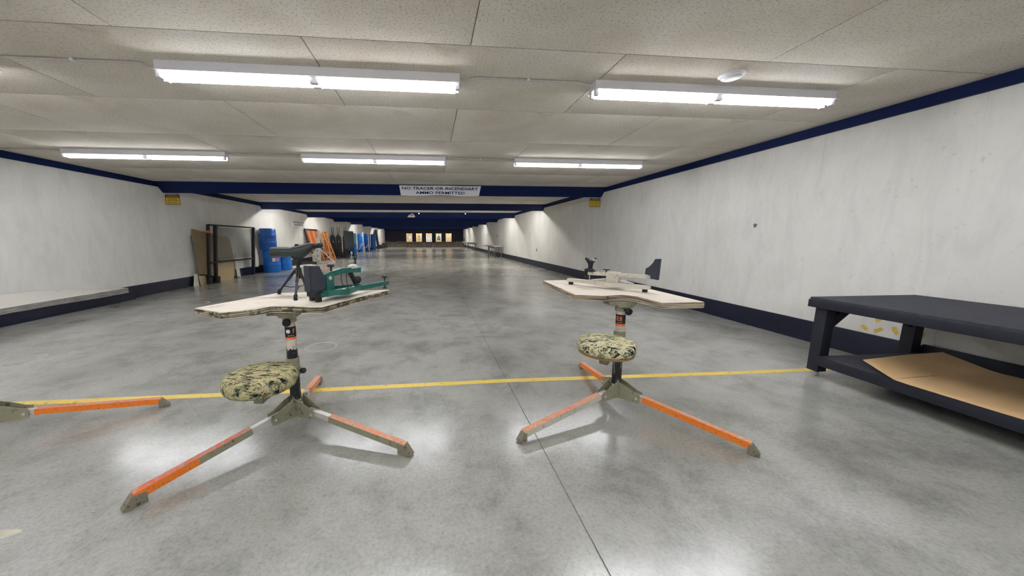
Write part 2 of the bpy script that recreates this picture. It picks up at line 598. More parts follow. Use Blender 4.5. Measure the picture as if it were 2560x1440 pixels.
def side_wall(name, x, sgn, label):
    """Wall slab with shallow vertical form joints every 1.25 m (sgn = direction into the room)."""
    bm = B()
    pr = [(Y0 - 0.2, 0.0)]
    y = 2.755 - 1.25 * 6
    while y < Y1:
        if y > Y0:
            pr += [(y - 0.004, 0.0), (y, -0.0022), (y + 0.004, 0.0)]
        y += 1.25
    pr += [(Y1 + 0.2, 0.0), (Y1 + 0.2, -0.2), (Y0 - 0.2, -0.2)]
    prism(bm, pr, lambda a, b, t: Vector((x + sgn * b, a, t)), 0.0, ZC)
    return struct(obj(name, bm, 'wall', sharp=2), label)
wall_left = side_wall('wall_left', XL, 1, 'white painted concrete wall along the left side')
wall_right = side_wall('wall_right', XR, -1, 'white painted concrete wall along the right side')
bm = B()
bx(bm, (XL - 0.2, Y0 - 0.2, 0), (XR + 0.2, Y0, ZC))
struct(obj('wall_front', bm, 'wall'), 'white wall behind the firing line')
bm = B()
bx(bm, (XL - 0.2, Y1, 0), (XR + 0.2, Y1 + 0.2, ZC))
struct(obj('wall_back', bm, 'trap'), 'dark backstop wall at the far end')

for nm, x, s, h in (('baseboard_left', XL, 1, 0.285), ('baseboard_right', XR, -1, 0.28)):
    bm = B()
    bx(bm, (min(x, x + s * 0.03), Y0, 0.0), (max(x, x + s * 0.03), Y1, h), 0, 0.004)
    struct(obj(nm, bm, 'navy_low'), 'dark navy kick board along the foot of the wall')
tr = 0
for x, s in ((XL, 1), (XR, -1)):
    tr += 1
    bm = B()
    bx(bm, (min(x, x + s * 0.035), Y0, 2.705), (max(x, x + s * 0.035), Y1, ZC), 0)
    struct(obj('trim_%d' % tr, bm, 'navy'), 'navy painted trim band under the ceiling')
BEAM_BOTTOM = 2.575
BEAMS = [9.68, 14.85, 20.05, 25.3, 30.5, 35.7, 40.9, 46.1, 51.2]
for i, b in enumerate(BEAMS):
    tr += 1
    bm = B()
    zb = BEAM_BOTTOM - (0.03 if i > 1 else 0.0)
    prism(bm, [(b - 0.295, ZC), (b, zb), (b + 0.04, zb), (b + 0.04, ZC)], YZ, XL, XR)
    struct(obj('trim_%d' % tr, bm, 'navy'), 'navy ceiling baffle spanning the range, number %d from the firing line' % (i + 1))

for (y, z, r) in ((4.804, 1.576, 0.028), (15.6, 0.78, 0.07), (25.3, 1.50, 0.10), (29.6, 1.62, 0.09)):
    bm = B()
    pts = [(y + r * math.cos(t) * (1 + 0.3 * math.sin(3 * t)), z + r * 1.2 * math.sin(t) * (1 + 0.2 * math.cos(5 * t))) for t in [i * PI / 8 for i in range(16)]]
    bm.faces.new([bm.verts.new((XR - 0.0012, a, b)) for a, b in pts])
    obj('wall_scar', bm, 'soot', wall_right)
def arc(cy, cz, r, a0, a1, w=0.040):
    bm = B()
    n = 8
    vs = []
    for i in range(n + 1):
        t = math.radians(a0 + (a1 - a0) * i / n)
        vs.append([bm.verts.new((XR - 0.0016, cy + q * math.cos(t), cz + q * math.sin(t))) for q in (r - w / 2, r + w / 2)])
    for a, b in zip(vs, vs[1:]):
        bm.faces.new((a[0], a[1], b[1], b[0]))
    o = obj('painted_dash', bm, 'yellow', wall_right)
    o['label'] = 'yellow painted dash'
arc(3.245, 0.425, 0.105, -35, -72)
arc(3.245, 0.425, 0.105, -105, -150)
arc(3.245, 0.51, 0.07, 200, 250)
arc(2.95, 0.425, 0.11, -5, -50)
arc(2.95, 0.425, 0.11, -130, -175)

# rubber berm at the foot of the backstop
bm = B()
nx, ny = 90, 10
gr = []
for j in range(ny + 1):
    row = []
    for i in range(nx + 1):
        x = XL + 0.05 + (XR - XL - 0.1) * i / nx
        t = j / ny
        y = 49.9 + t * 2.05
        z = 0.75 * t ** 0.8
        k = noise.noise(Vector((x * 2.1, y * 2.3, 0.3))) * 0.16 + noise.noise(Vector((x * 6, y * 6, 4))) * 0.06
        row.append(bm.verts.new((x, y, max(0.002, z + k * min(1, t * 4)) if j else -0.02)))
    gr.append(row)
for j in range(ny):
    for i in range(nx):
        bm.faces.new((gr[j][i], gr[j][i + 1], gr[j + 1][i + 1], gr[j + 1][i]))
o = obj('backstop_berm', bm, 'rubble')
o['kind'] = 'stuff'
tag(o, 'low brown mound of rubble and debris along the foot of the dark backstop', 'debris')

# ------------------------------------------------------------------ ceiling lights
def make_light(name, label, tube_mat, ntube=4):
    t = thing(name, label, 'light')
    L = 2.48
    bm = B()
    prism(bm, [(-0.062, 0.0), (0.062, 0.0), (0.062, -0.066), (0.088, -0.078), (0.088, -0.084), (0.055, -0.074), (-0.055, -0.074), (-0.088, -0.084), (-0.088, -0.078), (-0.062, -0.066)], YZ, -L / 2, L / 2)
    obj('housing', bm, 'white_metal', t)
    ends = (-L / 2 + 0.02, 0.0, L / 2 - 0.02)
    for x in ends:
        w = 0.034 if x == 0.0 else 0.016
        for y in (-0.042, 0.042):
            bm = B()
            bx(bm, (x - w, y - 0.02, -0.128), (x + w, y + 0.02, -0.066), 0, 0.003)
            obj('lamp_holder', bm, 'white_metal', t)
    for k in range(2):
        a = ends[k] + (0.036 if k == 1 else 0.018)
        b = ends[k + 1] - (0.018 if k == 1 else 0.036)
        for y in (-0.042, 0.042):
            bm = B()
            tube(bm, (a, y, -0.105), (b, y, -0.105), 0.0185, seg=12)
            obj('fluorescent_tube', bm, tube_mat, t)
    return t
near_light = make_light('strip_light', '', 'tube')
LIGHTS = [
    (-0.965, 3.19, 'twin fluorescent strip light on the ceiling, largest one left of centre above the left bench'),
    (2.765, 3.19, 'twin fluorescent strip light beside the round white ceiling plate'),
    (-4.655, 6.22, 'twin fluorescent strip light of the second row, beside the left wall'),
    (-0.955, 6.22, 'twin fluorescent strip light of the second row, the middle one'),
    (2.785, 6.22, 'twin fluorescent strip light of the second row, nearest the right wall'),
    (-4.695, 3.19, 'twin fluorescent strip light of the front row, just past the left edge of view'),
]
for i, (x, y, lb) in enumerate(LIGHTS):
    o = near_light if i == 0 else dup(near_light)
    o.location = (x, y, ZP)
    o['label'] = lb
    o['group'] = 'fluorescent strip lights over the firing line'
for y in (0.1, -2.95):
    for x in (-4.69, -0.965, 2.765):
        o = dup(near_light, (x, y, ZP), 0, 'twin fluorescent strip light %s the viewer, %s' % ('right above' if y > 0 else 'well behind', {-4.69: 'left one', -0.965: 'middle one', 2.765: 'right one'}[x]), 'fluorescent strip lights behind the viewer')
far_light = make_light('strip_light', 'twin fluorescent strip light tucked behind a navy ceiling baffle', 'tube_far')
far_light['group'] = 'strip lights hidden behind the baffles'
first = True
for b in (14.85, 20.05, 30.5, 40.9, 46.1):
    for x in (-5.2, -0.96, 3.28):
        o = far_light if first else dup(far_light)
        first = False
        o.location = (x, b + 0.42, ZC)
        o['label'] = 'twin fluorescent strip light hidden behind %s baffle, %s' % ({14.85: 'the second', 20.05: 'the third', 30.5: 'the fifth', 40.9: 'the seventh', 46.1: 'the eighth'}[b], {-5.2: 'left one', -0.96: 'middle one', 3.28: 'right one'}[x])

def conduit(x0, x1, y, lb, nclip):
    t = thing('conduit', lb, 'conduit', (x0, y, ZP - 0.012), 0, 'conduits linking the strip lights')
    bm = B()
    L = x1 - x0
    path_tube(bm, [(0, 0.0, -0.022), (0.06, 0.0, -0.020), (0.13, 0, 0), (L - 0.13, 0, 0), (L - 0.06, 0, -0.020), (L, 0, -0.022)], 0.0085, 8)
    obj('pipe', bm, 'conduit', t)
    for i in range(nclip):
        bm = B()
        x = L * (i + 1) / (nclip + 1)
        bx(bm, (x - 0.012, -0.022, -0.012), (x + 0.012, 0.022, 0.011), 0, 0.003)
        obj('pipe_clip', bm, 'white_metal', t)
conduit(-3.44, -2.215, 3.17, 'thin conduit from the left frame edge to the largest strip light', 1)
conduit(0.285, 1.515, 3.17, 'thin conduit between the two large front strip lights', 1)
conduit(-3.40, -2.205, 6.2, 'thin conduit between the left and middle lights of the second row', 0)
conduit(0.295, 1.535, 6.2, 'thin conduit between the middle and right lights of the second row', 1)
conduit(-6.95, -5.905, 6.2, 'thin conduit running to the left wall trim', 0)
bm = B()
lathe(bm, [(0.0, -0.034), (0.06, -0.034), (0.075, -0.028), (0.08, -0.012), (0.10, -0.010), (0.102, 0.0)], (2.68, 2.93, ZP), seg=32)
o = obj('ceiling_plate', bm, 'white_metal')
tag(o, 'round white plate on the ceiling above the right strip light', 'ceiling plate')
for (x, lb) in ((-0.664, 'small violet light on the dark baffle beside the white wedge fixture'), (2.049, 'small violet light on the dark baffle, the right one')):
    t = thing('indicator_light', lb, 'light', (x, 19.76, 2.77), 0, 'violet lights on the third baffle')
    bm = B(); lathe(bm, [(0, -0.06), (0.03, -0.05), (0.035, 0.0), (0.03, 0.03)], axis=(0, -1, 0), seg=12); obj('lamp_body', bm, 'black', t)
    bm = B(); lathe(bm, [(0.0, 0.06), (0.022, 0.05), (0.03, 0.03)], axis=(0, -1, 0), seg=12); obj('lens', bm, 'led', t)
t = thing('wedge_fixture', 'small white wedge shaped fixture hanging under the dark ceiling baffles', 'fixture', (-1.10, 19.70, 2.575))
bm = B(); prism(bm, [(-0.21, -0.02), (0.21, -0.02), (0.205, 0.04), (0.10, 0.18), (0.02, 0.19), (-0.20, 0.05)], XZ, -0.05, 0.05, bev=0.008); obj('housing', bm, 'white_metal', t)
bm = B(); prism(bm, [(-0.12, 0.06), (0.14, 0.06), (0.07, 0.14), (0.02, 0.14)], XZ, -0.056, -0.045); obj('front_grille', bm, 'ink_grey', t)
bm = B(); tube(bm, (0.02, 0.02, 0.18), (0.02, 0.09, 0.262), 0.012, seg=8); obj('hanger', bm, 'black', t)

# ------------------------------------------------------------------ signs
ang = Vector((0, 0.295, -0.265)).normalized()          # down the first baffle's sloping face
nrm = Vector((0, -0.265, -0.295)).normalized()
def face_pt(x, s):                                     # s = distance down the slope from the ceiling
    return Vector((x, 9.385, ZC)) + ang * s
t = thing('banner', 'long white banner with blue block lettering on the navy baffle', 'sign', face_pt(0.29, 0.2))
bm = B()
n = 24
rows = []
for i in range(n + 1):
    x = -1.125 + 2.25 * i / n
    sag = 0.012 * math.sin(i / n * PI * 3)
    rows.append([bm.verts.new(Vector((x + 0.02 * (1 - 2 * i / n) * q, 0, 0)) + ang * ((-0.155 if q == 0 else 0.185) + (sag if q else sag * 0.4)) + nrm * d) for q, d in ((0, 0.004), (1, 0.012), (1, 0.015), (0, 0.007))])
for a, b in zip(rows, rows[1:]):
    for q in range(4):
        bm.faces.new((a[q], a[(q + 1) % 4], b[(q + 1) % 4], b[q]))
bm.faces.new(rows[0]); bm.faces.new(rows[-1])
obj('cloth', bm, 'sign_white', t)
mx = Matrix.Translation(nrm * 0.0155)
text_obj('lettering', 'NO TRACER OR INCENDIARY', 2.11, 0.098, mx @ basis(ang * -0.068, (1, 0, 0), -ang), 'navy', t)
text_obj('lettering', 'AMMO PERMITTED', 1.38, 0.098, mx @ basis(ang * 0.086, (1, 0, 0), -ang), 'navy', t)

def caution(x0, x1, z0, z1, lb):
    w, h = x1 - x0, z1 - z0
    t = thing('caution_sign', lb, 'sign', ((x0 + x1) / 2, 9.70, z0), 0, 'yellow caution signs under the first baffle')
    bm = B(); bx(bm, (-w / 2, 0, 0), (w / 2, 0.006, h), 0, 0.002); obj('plate', bm, 'sign_yellow', t)
    bm = B()
    b = 0.012
    for lo, hi in (((-w / 2, 0), (w / 2, b)), ((-w / 2, h - b), (w / 2, h)), ((-w / 2, 0), (-w / 2 + b, h)), ((w / 2 - b, 0), (w / 2, h))):
        bx(bm, (lo[0], -0.0025, lo[1]), (hi[0], 0.001, hi[1]))
    bx(bm, (-w / 2, -0.002, h * 0.70), (w / 2, 0.001, h))
    obj('border', bm, 'ink', t)
    text_obj('lettering', 'CAUTION', w * 0.82, h * 0.17, basis((0, -0.003, h * 0.84), (1, 0, 0), (0, 0, 1)), 'sign_yellow', t)
    text_obj('lettering', 'EYE & EAR', w * 0.66, h * 0.13, basis((0, -0.001, h * 0.57), (1, 0, 0), (0, 0, 1)), 'ink', t)
    text_obj('lettering', 'PROTECTION', w * 0.74, h * 0.13, basis((0, -0.001, h * 0.39), (1, 0, 0), (0, 0, 1)), 'ink', t)
    text_obj('lettering', 'REQUIRED', w * 0.66, h * 0.14, basis((0, -0.001, h * 0.19), (1, 0, 0), (0, 0, 1)), 'ink', t)
    bm = B()
    for x in (-w * 0.35, w * 0.35):
        tube(bm, (x, 0.003, h - 0.005), (x, 0.003, 2.58 - z0), 0.004, seg=6)
    obj('hanger', bm, 'black', t)
caution(-6.975, -6.62, 2.275, 2.53, 'yellow and black caution sign beside the left wall')
caution(4.735, 5.065, 2.30, 2.545, 'yellow and black caution sign beside the right wall')

t = thing('wall_notice', 'small white notice with two dark lines of lettering on the left wall', 'sign', (XL, 18.64, 1.98))
bm = B(); bx(bm, (0.0, -0.80, 0), (0.006, 0.80, 0.30), 0, 0.002); obj('plate', bm, 'sign_white', t)
text_obj('lettering', 'HANDGUNS', 0.95, 0.095, basis((0.0065, -0.25, 0.215), (0, 1, 0), (0, 0, 1)), 'ink', t)
text_obj('lettering', 'NOT', 0.40, 0.095, basis((0.0065, 0.53, 0.215), (0, 1, 0), (0, 0, 1)), 'ink', t)
text_obj('lettering', 'IN HOLSTERS', 1.15, 0.095, basis((0.0065, 0, 0.085), (0, 1, 0), (0, 0, 1)), 'ink', t)

# ------------------------------------------------------------------ shooting benches
def seat_cushion(bm, r, th, mi=0):
    prof = []
    n = 14
    for i in range(n + 1):
        a = -PI / 2 + PI * i / n
        ca, sa = math.cos(a), math.sin(a)
        rr = r - th * 0.42 + th * 0.42 * (abs(ca) ** 0.75)
        zz = th / 2 * (abs(sa) ** 0.8) * (1 if sa > 0 else -1)
        prof.append((rr, zz))
    prof = [(0, -th / 2)] + prof + [(r * 0.55, th / 2 + 0.006), (0, th / 2 + 0.009)]
    lathe(bm, prof, seg=44, mi=mi)

def bench(label, c, tips, legm, ztop=None, poly=None, zp1=0.88, seat=None, seatm='camo', knob=None, black=(0.24, 0.66), printed=0, lab_z=0.70, stub=0.32):
    cx, cy = c
    t = thing('shooting_bench', label, 'shooting bench', (cx, cy, 0))
    V = lambda x, y, z: Vector((x - cx, y - cy, z))
    # base: three bent gusset plates, one between each pair of legs
    dirs = [Vector((a - cx, b - cy, 0)) for a, b in tips]
    order = sorted(range(3), key=lambda i: math.atan2(dirs[i].y, dirs[i].x))
    bm = B()
    for q in range(3):
        i, j = order[q], order[(q + 1) % 3]
        di, dj = dirs[i].normalized(), dirs[j].normalized()
        si, sj = Vector((-di.y, di.x, 0)), Vector((-dj.y, dj.x, 0))
        mid = (di + dj)
        mid = mid.normalized() if mid.length > 0.05 else si
        path = [(di * 0.195 + si * 0.027, 0.122, 0.174), (di * 0.160 + si * 0.028, 0.116, 0.180), (di * 0.085 + si * 0.034, 0.120, 0.216), (mid * 0.046, 0.116, 0.236), (dj * 0.085 - sj * 0.034, 0.120, 0.216), (dj * 0.160 - sj * 0.028, 0.116, 0.180), (dj * 0.195 - sj * 0.027, 0.122, 0.174)]
        out = [si, si, si, mid, -sj, -sj, -sj]
        cols = []
        for (p, z0, z1), nn in zip(path, out):
            cols.append([bm.verts.new((p.x + nn.x * d, p.y + nn.y * d, z)) for d, z in ((0, z0 - 0.02), (0.005, z0 - 0.02), (0.005, z1), (0, z1))])
        for a, b in zip(cols, cols[1:]):
            for k in range(4):
                bm.faces.new((a[k], a[(k + 1) % 4], b[(k + 1) % 4], b[k]))
        bm.faces.new(cols[0]); bm.faces.new(cols[-1])
    hub = obj('base_bracket', bm, 'khaki', t)
    if printed == 1:                                    # handwritten marks on the plates facing the shooter
        d0, d1 = dirs[0].normalized(), dirs[1].normalized()
        s0, s1 = Vector((-d0.y, d0.x, 0)), Vector((-d1.y, d1.x, 0))
        mid = (d0 + d1).normalized()
        pm = mid * 0.0515
        for pe, words in ((d0 * 0.085 + s0 * 0.039, (('C', 0.5),)), (d1 * 0.085 - s1 * 0.039, (('L', 0.12), ('L', 0.48), ('A', 0.85)))):
            for w, f in words:
                c0 = pm.lerp(pe, f)
                tx = (pe - pm).normalized() * (1 if pe is not None and (pe - pm).x > 0 else -1)
                nz = tx.cross(Vector((0, 0, 1)))
                if nz.dot(mid) < 0:
                    nz = -nz
                text_obj('marker_letter', w, 0.016, 0.030, basis(c0 + nz * 0.0012 + Vector((0, 0, 0.165)), tx, (0, 0, 1)), 'ink_grey', hub, 0.0008)
    for q in range(3):
        di = dirs[q].normalized()
        si = Vector((-di.y, di.x, 0))
        bm = B()
        for r in (0.172,):
            tube(bm, di * r + si * 0.038 + Vector((0, 0, 0.135)), di * r - si * 0.038 + Vector((0, 0, 0.135)), 0.0095, seg=10)
        obj('bolt', bm, 'steel', hub)
    for q in range(3):
        d = dirs[q]
        L = d.length
        di = d.normalized()
        at = lambda r, z: di * r + Vector((0, 0, z))
        zl = lambda r: 0.142 + (0.052 - 0.142) * (r - 0.15) / (L - 0.15)
        bm = B()
        beam(bm, at(0.12, zl(0.12)), at(stub, zl(stub)), 0.040, 0.038, 0, bev=0.002)
        lm = legm[q]
        fr = lm[2] if len(lm) > 2 else 1.0
        mid = stub + (L - 0.03 - stub) * fr
        beam(bm, at(stub - 0.01, zl(stub - 0.01)), at(mid, zl(mid)), 0.046, 0.044, 1, mi_top=2)
        if fr < 1:
            beam(bm, at(mid - 0.001, zl(mid - 0.001)), at(L - 0.03, zl(L - 0.03)), 0.0462, 0.0442, 3, mi_top=2)
        leg = obj('leg', bm, ['steel', lm[0], lm[1], 'orange'], t)
        bm = B()
        si = Vector((-di.y, di.x, 0))
        fl = 0.08 if printed == 1 else 0.045
        prof = [(L - fl, 0.0), (L + 0.008, 0.0), (L + 0.020, 0.012), (L - 0.022, 0.068), (L - fl, 0.066)]
        prism(bm, prof, lambda a, b, s: di * a + si * s + Vector((0, 0, b)), -0.024, 0.024, bev=0.002)
        obj('foot', bm, 'steel_dark', leg)
    # pole with worn black paint, printed sleeve and collars
    bm = B()
    tube(bm, (0, 0, 0.10), (0, 0, zp1), 0.036, 0.034, seg=24)
    pole = obj('pole', bm, 'khaki_pale', t)
    bm = B()
    n = 32
    lo, hi = black
    rb = [bm.verts.new((0.0368 * math.cos(2 * PI * i / n), 0.0368 * math.sin(2 * PI * i / n), lo + 0.02 * noise.noise(Vector((i * 0.9, lo * 9, 1))))) for i in range(n)]
    rt = [bm.verts.new((0.0364 * math.cos(2 * PI * i / n), 0.0364 * math.sin(2 * PI * i / n), hi + 0.022 * noise.noise(Vector((i * 0.8, hi * 7, 5))))) for i in range(n)]
    for i in range(n):
        bm.faces.new((rb[i], rb[(i + 1) % n], rt[(i + 1) % n], rt[i])).smooth = True
    o = obj('worn_paint', bm, 'pole_worn', pole)
    o['label'] = 'worn black paint'
    if printed:
        bm = B()
        lathe(bm, [(0.0358, 0), (0.0362, 0), (0.0362, 0.076), (0.0358, 0.076)], (0, 0, lab_z), seg=28)
        o = obj('printed_sleeve', bm, 'ink', pole)
        o['label'] = 'black sleeve with orange lettering'
        bm = B()
        lathe(bm, [(0.0360, 0), (0.0366, 0), (0.0366, 0.018), (0.0360, 0.018)], (0, 0, lab_z - 0.018), seg=28)
        obj('orange_band', bm, 'orange_print', pole)
        def wrap(s, a, w, h, z, mat):
            ox = Vector((math.cos(a), math.sin(a), 0))
            tx = Vector((-math.sin(a), math.cos(a), 0))
            text_obj('lettering', s, w, h, basis(ox * 0.0366 + Vector((0, 0, z)), tx, (0, 0, 1)), mat, pole, 0.0006)
        to_cam = math.atan2(-cy, -cx)
        if printed == 1:
            bm = B()
            a = to_cam - 0.45
            ox = Vector((math.cos(a), math.sin(a), 0))
            lathe(bm, [(0, 0.0007), (0.014, 0.0007), (0.0145, 0)], ox * 0.0364 + Vector((0, 0, lab_z + 0.044)), ox, seg=18)
            obj('emblem', bm, 'paper', pole)
            wrap('f', to_cam + 0.55, 0.014, 0.034, lab_z + 0.046, 'orange_print')
            wrap('....', to_cam, 0.040, 0.004, lab_z + 0.012, 'paper')
        else:
            wrap('E', to_cam - 0.55, 0.018, 0.034, lab_z + 0.044, 'orange_print')
            wrap('B', to_cam + 0.1, 0.018, 0.034, lab_z + 0.044, 'orange_print')
            wrap('.....', to_cam - 0.1, 0.040, 0.004, lab_z + 0.012, 'paper')
    # head bracket and worktop
    if poly:
        bm = B()
        zb = ztop - 0.05
        pr = [(-0.085, zb), (0.10, zb), (0.095, zb - 0.012), (0.055, zb - 0.05), (-0.045, zb - 0.05), (-0.08, zb - 0.012)]
        prism(bm, pr, XZ, -0.06, 0.06, bev=0.003)
        tube(bm, (0, 0, zb - 0.085), (0, 0, zb - 0.04), 0.046, seg=24)
        obj('head_bracket', bm, 'khaki', t)
        bm = B()
        bx(bm, (-0.13, -0.055, zb - 0.03), (-0.07, 0.055, zb - 0.001), 0, 0.003)
        obj('bracket_plate', bm, 'steel_dark', t)
        bm = B()
        lathe(bm, [(0, 0.07), (0.024, 0.068), (0.028, 0.06), (0.028, 0.045), (0.012, 0.04), (0.008, 0.0)], (0.0, -0.03, zb - 0.068), (0.25, -1, -0.15), seg=16)
        obj('clamp_knob', bm, 'black', t)
        bm = B()
        prism(bm, [(a - cx, b - cy) for a, b in poly], XY, ztop - 0.045, ztop, 0, 1, bev=0.004)
        obj('worktop', bm, ['ply', 'ply_edge' if printed == 1 else 'ply_edge_plain'], t)
    if seat:
        sx, sy, sz, sr, st = seat
        p = V(sx, sy, sz)
        bm = B()
        seat_cushion(bm, sr, st)
        for v in bm.verts:
            v.co += p + Vector((0, 0, 0.0))
        obj('seat_cushion', bm, seatm, t)
        bm = B()
        lathe(bm, [(0, -0.006), (sr * (0.95 if printed == 2 else 0.6), -0.006), (sr * (0.955 if printed == 2 else 0.6), 0.006), (0, 0.006)], p + Vector((0, 0, -st / 2 - 0.002)), seg=40)
        obj('seat_base', bm, 'seat_ply', t)
        zc = sz - st / 2 - 0.058
        d = Vector((-p.x, -p.y, 0))
        dn = d.normalized()
        bm = B()
        beam(bm, (p.x - dn.x * 0.05, p.y - dn.y * 0.05, zc + 0.012), (-dn.x * 0.03, -dn.y * 0.03, zc + 0.012), 0.06, 0.075, bev=0.004)
        obj('seat_arm', bm, 'steel_dark', t)
        bm = B()
        tube(bm, (0, 0, zc - 0.035), (0, 0, zc + 0.10), 0.044, seg=24)
        obj('seat_collar', bm, 'khaki', t)
        kd = Vector(knob if knob else (0.8, -0.6, 0)).normalized()
        bm = B()
        lathe(bm, [(0.006, 0.035), (0.006, 0.062), (0.012, 0.064), (0.020, 0.070), (0.021, 0.088), (0.015, 0.095), (0, 0.096)], (0, 0, zc + 0.005), kd, seg=14)
        obj('collar_knob', bm, 'black', t)
        bm = B()
        bx(bm, (kd.x * 0.03 - 0.02, kd.y * 0.03 - 0.02, zc - 0.03), (kd.x * 0.03 + 0.02, kd.y * 0.03 + 0.02, zc + 0.03), 0, 0.003)
        obj('collar_block', bm, 'steel_dark', t)
    return t

T1 = [(-1.567, 2.303), (-1.314, 2.149), (-1.235, 2.180), (-1.152, 2.223), (-1.118, 2.262), (-1.092, 2.312), (-1.05, 2.312), (-0.97, 2.297), (-0.907, 2.282), (-0.82, 2.264), (-0.732, 2.252), (-0.595, 2.567), (-0.371, 2.958), (-1.294, 2.873)]
bench('shooting bench with a spotting scope and green rifle rest on its worktop', (-1.02, 2.42), [(-1.600, 1.690), (-0.157, 1.982), (-1.104, 3.181)],
      [('khaki', 'orange_red_worn', 0.5), ('khaki', 'orange_worn'), ('orange_worn', 'orange_worn')], 0.94, T1, 0.86, (-1.046, 2.02, 0.543, 0.203, 0.10), 'camo', (0.95, -0.3, 0), (0.22, 0.605), 1, 0.695, 0.33)
T2 = [(1.173, 3.347), (1.132, 2.476), (1.22, 2.452), (1.329, 2.411), (1.42, 2.428), (1.50, 2.440), (1.535, 2.41), (1.564, 2.36), (1.585, 2.24), (1.590, 2.11), (1.905, 2.098), (1.91, 2.70), (1.46, 3.37)]
bench('shooting bench with a beige rifle rest on its worktop, beside the black workbench', (1.515, 2.46), [(0.592, 2.048), (2.077, 1.760), (1.594, 3.261)],
      [('khaki_pale', 'orange_worn'), ('orange', 'orange_worn'), ('orange', 'orange_worn')], 0.95, T2, 0.88, (1.212, 2.12, 0.647, 0.193, 0.080), 'camo_pale', (-0.6, 0.8, 0), (0.20, 0.50), 2, 0.712, 0.22)
T3 = [(-4.1, 2.35), (-3.9, 2.2), (-3.75, 2.3), (-3.6, 2.2), (-3.42, 2.2), (-3.42, 2.9), (-4.0, 2.95)]
bench('shooting bench cut off by the left frame edge, orange leg and hub showing', (-3.14, 2.505), [(-2.235, 2.83), (-4.02, 2.82), (-3.25, 1.58)],
      [('orange', 'orange_red_worn'), ('orange', 'orange_worn'), ('orange', 'orange_worn')], 0.94, T3, 0.88, stub=0.23)

# ------------------------------------------------------------------ spotting scope on table tripod
t = thing('spotting_scope', 'dark green spotting scope on a small black tripod on the left worktop', 'spotting scope', (-1.06, 2.75, 0.94))
feet = [(-0.188, 0.061), (0.055, -0.235), (-0.02, 0.20)]
cz = 0.205
bm = B(); tube(bm, (0, 0, 0.135), (0, 0, 0.262), 0.014, seg=14); tube(bm, (0, 0, cz - 0.03), (0, 0, cz + 0.015), 0.026, 0.022, seg=14)
obj('centre_column', bm, 'black', t)
for fx, fy in feet:
    d = Vector((fx, fy, 0)).normalized()
    bm = B()
    p0 = d * 0.026 + Vector((0, 0, cz))
    p1 = Vector((fx, fy, 0.022))
    m = p0.lerp(p1, 0.45)
    tube(bm, p0, m, 0.0125, 0.012, seg=10); tube(bm, m, p1, 0.0095, seg=10)
    lg = obj('tripod_leg', bm, 'black', t)
    bm = B(); dd = (p1 - p0).normalized(); tube(bm, p1 - dd * 0.02, p1 + dd * 0.014, 0.0145, 0.013, seg=10); tube(bm, (fx, fy, 0.0), (fx, fy, 0.016), 0.014, 0.013, seg=10)
    obj('rubber_foot', bm, 'black_rubber', lg)
bm = B()
for fx, fy in feet:
    path_tube(bm, [(0, 0, 0.075), (fx * 0.38, fy * 0.38, 0.062), (fx * 0.72, fy * 0.72, 0.07)], 0.004, 6)
obj('leg_spreader', bm, 'black', t)
bm = B(); lathe(bm, [(0, 0), (0.026, 0), (0.032, 0.012), (0.032, 0.05), (0.022, 0.058), (0, 0.058)], (0, 0, 0.245), seg=16); bx(bm, (-0.03, -0.022, 0.29), (0.045, 0.022, 0.318), 0, 0.004)
obj('pan_head', bm, 'black', t)
bm = B(); tube(bm, (0.02, -0.02, 0.268), (0.155, -0.05, 0.262), 0.006, seg=8); tube(bm, (0.06, -0.028, 0.266), (0.16, -0.052, 0.2615), 0.0115, 0.010, seg=10)
obj('pan_handle', bm, 'black', t)
bm = B()
lathe(bm, [(0.030, 0.0), (0.038, 0.0), (0.0395, 0.004), (0.0395, 0.125), (0.036, 0.14), (0.033, 0.23)], (-0.195, 0.0, 0.348), (1, 0.03, 0), seg=28)
obj('objective_barrel', bm, 'scope_green', t)
bm = B(); lathe(bm, [(0, 0.006), (0.031, 0.006)], (-0.195, 0, 0.348), (1, 0.03, 0), seg=24)
obj('objective_lens', bm, 'glass_dark', t)
bm = B()
sec = [(-0.045, 0.348, 0.034, 0.036), (-0.015, 0.348, 0.038, 0.045), (0.02, 0.345, 0.040, 0.055), (0.05, 0.355, 0.040, 0.052), (0.085, 0.372, 0.037, 0.043), (0.112, 0.388, 0.031, 0.033), (0.125, 0.393, 0.022, 0.022)]
rings = []
for x, z, ry, rz in sec:
    rings.append([bm.verts.new((x, ry * math.copysign(abs(math.cos(a)) ** 0.75, math.cos(a)), z + rz * math.copysign(abs(math.sin(a)) ** 0.75, math.sin(a)))) for a in [2 * PI * k / 24 for k in range(24)]])
for a, b in zip(rings, rings[1:]):
    for k in range(24):
        bm.faces.new((a[k], a[(k + 1) % 24], b[(k + 1) % 24], b[k])).smooth = True
bm.faces.new(rings[0]); bm.faces.new(rings[-1])
prism(bm, [(-0.04, 0.335), (0.05, 0.335), (0.03, 0.31), (0.02, 0.30), (-0.015, 0.30), (-0.03, 0.312)], XZ, -0.022, 0.022, bev=0.004)
obj('prism_housing', bm, 'scope_green', t)
bm = B(); lathe(bm, [(0.0, 0.085), (0.017, 0.085), (0.021, 0.08), (0.021, 0.055), (0.018, 0.052), (0.020, 0.048), (0.020, 0.02), (0.017, 0.016), (0.019, 0.0)], (0.115, 0.0, 0.390), (1, 0, 0.16), seg=20)
obj('eyepiece', bm, 'black', t)
bm = B(); lathe(bm, [(0.012, 0), (0.016, 0.004), (0.016, 0.024), (0.0, 0.026)], (0.0, 0, 0.385), (0.1, 0, 1), seg=16)
obj('focus_knob', bm, 'black', t)
